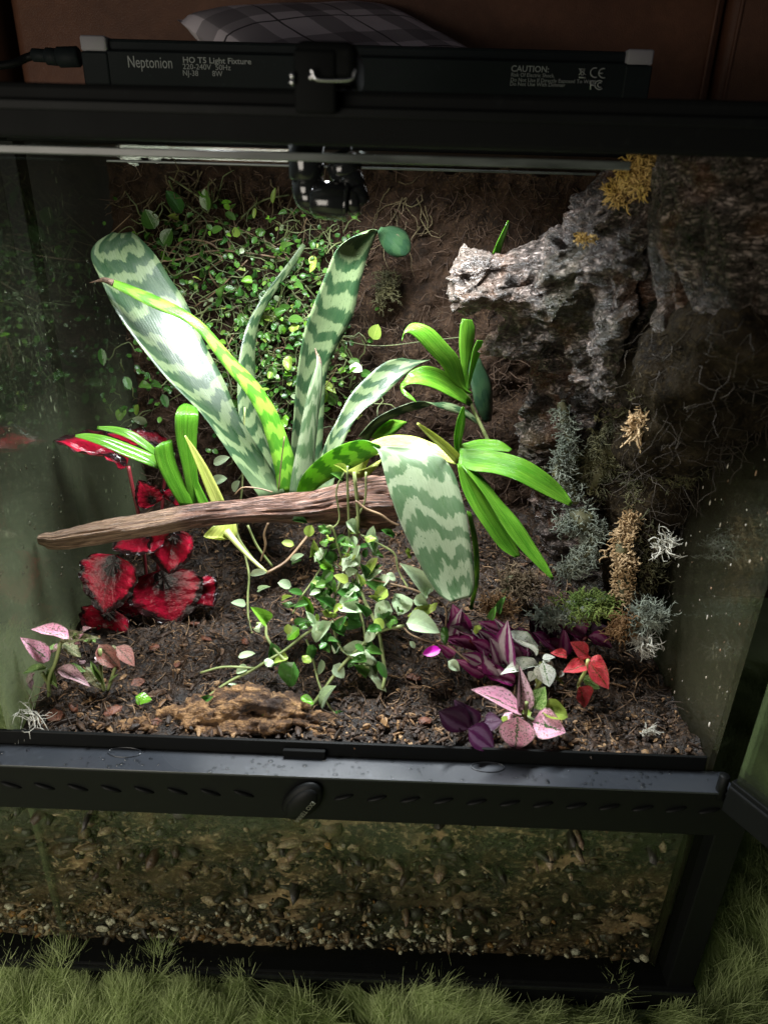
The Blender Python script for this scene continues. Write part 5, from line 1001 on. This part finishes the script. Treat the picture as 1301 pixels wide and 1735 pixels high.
# ------------------------------------------------------------------ sofa, cushion, rug
so = thing('sofa', 'brown leather sofa standing behind the terrarium', 'sofa', (.1, .62, 0))
sx = at(1222, 80, .60).x
mesh('back_cushion', box(-.425, sx-.0025, .60, .80, -.02, 1.15, .012, 4), LEATHER, so)
mesh('back_cushion', box(sx+.0025, 1.2, .60, .80, -.02, 1.15, .012, 4), LEATHER, so)
for d in (-.0135, .0125): mesh('piping', tube([(sx+d, .5985, -.02), (sx+d, .5985, 1.1)], .0022, 30, 8), LEATHER, so)
mesh('arm_rest', box(-1.2, -.437, .56, .82, -.02, 1.15, .05, 5), mat_plastic('dark_leather', (.05, .026, .016), .5), so)
mesh('dark_blocker', box(-1.2, -.25, .44, .595, -.02, .585, .02, 3), mat_plastic('blocker_black', (.010, .010, .009), .6), so)  # added black block, keeps the view through the left glass dark
mesh('seat_gap', box(-.47, 1.3, .66, .68, -.03, 1.2), PLD, so)
N_ = 40; V, F, U = [], [], []
for sgn in (1, -1):
    b = len(V)
    for j in range(N_):
        for i in range(N_):
            u, v = 2*i/(N_-1)-1, 2*j/(N_-1)-1; k = 1-.10*((1-u*u)+(1-v*v))*.5
            pin = 1-.12*(1-abs(u)**2)*abs(v)**3; x = u*(1-.08*(1-v*v)*0-.07*abs(v)**2*(1-u*u)); y = v*(1-.07*abs(u)**2*(1-v*v))
            h = max(0, (1-u**4))**.42*max(0, (1-v**4))**.42
            V.append((x, y, sgn*h*.30*(1+.08*fbm(u*2, v*2, sgn, 3)))); U.append((u*.5+.5, v*.5+.5))
    F += [((b+j*N_+i, b+j*N_+i+1, b+(j+1)*N_+i+1, b+(j+1)*N_+i) if sgn > 0 else (b+j*N_+i, b+(j+1)*N_+i, b+(j+1)*N_+i+1, b+j*N_+i+1)) for j in range(N_-1) for i in range(N_-1)]
ctip = at(292, 26, .42); hs = .125
M = Matrix.Translation(ctip+Vector((hs*1.36, .03, -.030))) @ Matrix.Rotation(R(10), 4, 'Y') @ Matrix.Rotation(R(22), 4, 'X') @ Matrix.Rotation(R(45), 4, 'Z') @ Matrix.Diagonal((hs, hs, hs*.62, 1))
tag(mesh('cushion', ([tuple(M @ Vector(v)) for v in V], F, U), PLAID), 'grey plaid cushion lying on the sofa behind the light fixture', 'cushion')
rg = thing('rug', 'long-haired green shag rug under the terrarium', 'rug', (0, 0, 0))
mesh('rug_base', grid(40, 40, lambda u, v: (-1.2+2.4*u, -.6+1.2*v, -.012)), RUG, rg)
V, F = [], []
def tuft(cx, cy, n, L, ang):
    ang += random.gauss(0, .7); lean = Vector((math.cos(ang), math.sin(ang), 0))*random.uniform(.2, 1.0)
    for k in range(n):
        x, y = cx+random.gauss(0, .0066), cy+random.gauss(0, .0066); l = L*random.uniform(.82, 1.06)
        d = Vector((lean.x+random.gauss(0, .08), lean.y+random.gauss(0, .08), 1)).normalized(); p = Vector((x, y, -.012)); pts = [p]
        for h in range(3): p = p+d*(l/3); d = (d+Vector((lean.x*.5+random.gauss(0, .10)-(x-cx)*34, lean.y*.5+random.gauss(0, .10)-(y-cy)*34, -.30))).normalized(); pts.append(p)
        a = random.uniform(0, 3.14); s_ = Vector((math.cos(a), math.sin(a), 0))*random.choice((.0002, .00028, .00036)); b = len(V)
        for h, q in enumerate(pts):
            f_ = (1, 1, .85, .25)[h]; V.append(tuple(q-s_*f_)); V.append(tuple(q+s_*f_))
        for h in range(3): F.append((b+2*h, b+2*h+1, b+2*h+3, b+2*h+2))
def pile(n, x0, x1, y0, y1, m, L):
    for _ in range(n):
        x, y = random.uniform(x0, x1), random.uniform(y0, y1)
        if XL-.002 < x < .254 and -.0185 < y < GD+.02: continue
        ang = 3.14*2*mn.noise(Vector((x*7, y*7, 2)))+1.2; tuft(x, y, m, L*random.uniform(.8, 1.15), ang)
pile(560, -.36, .10, -.12, -.019, 190, .052); pile(330, .10, .36, -.12, -.019, 140, .047); pile(1100, .254, .60, -.16, .40, 80, .05); pile(1300, -.62, XL, -.12, .52, 12, .045)
mesh('pile', (V, F), RUG, rg, True, kind='stuff')
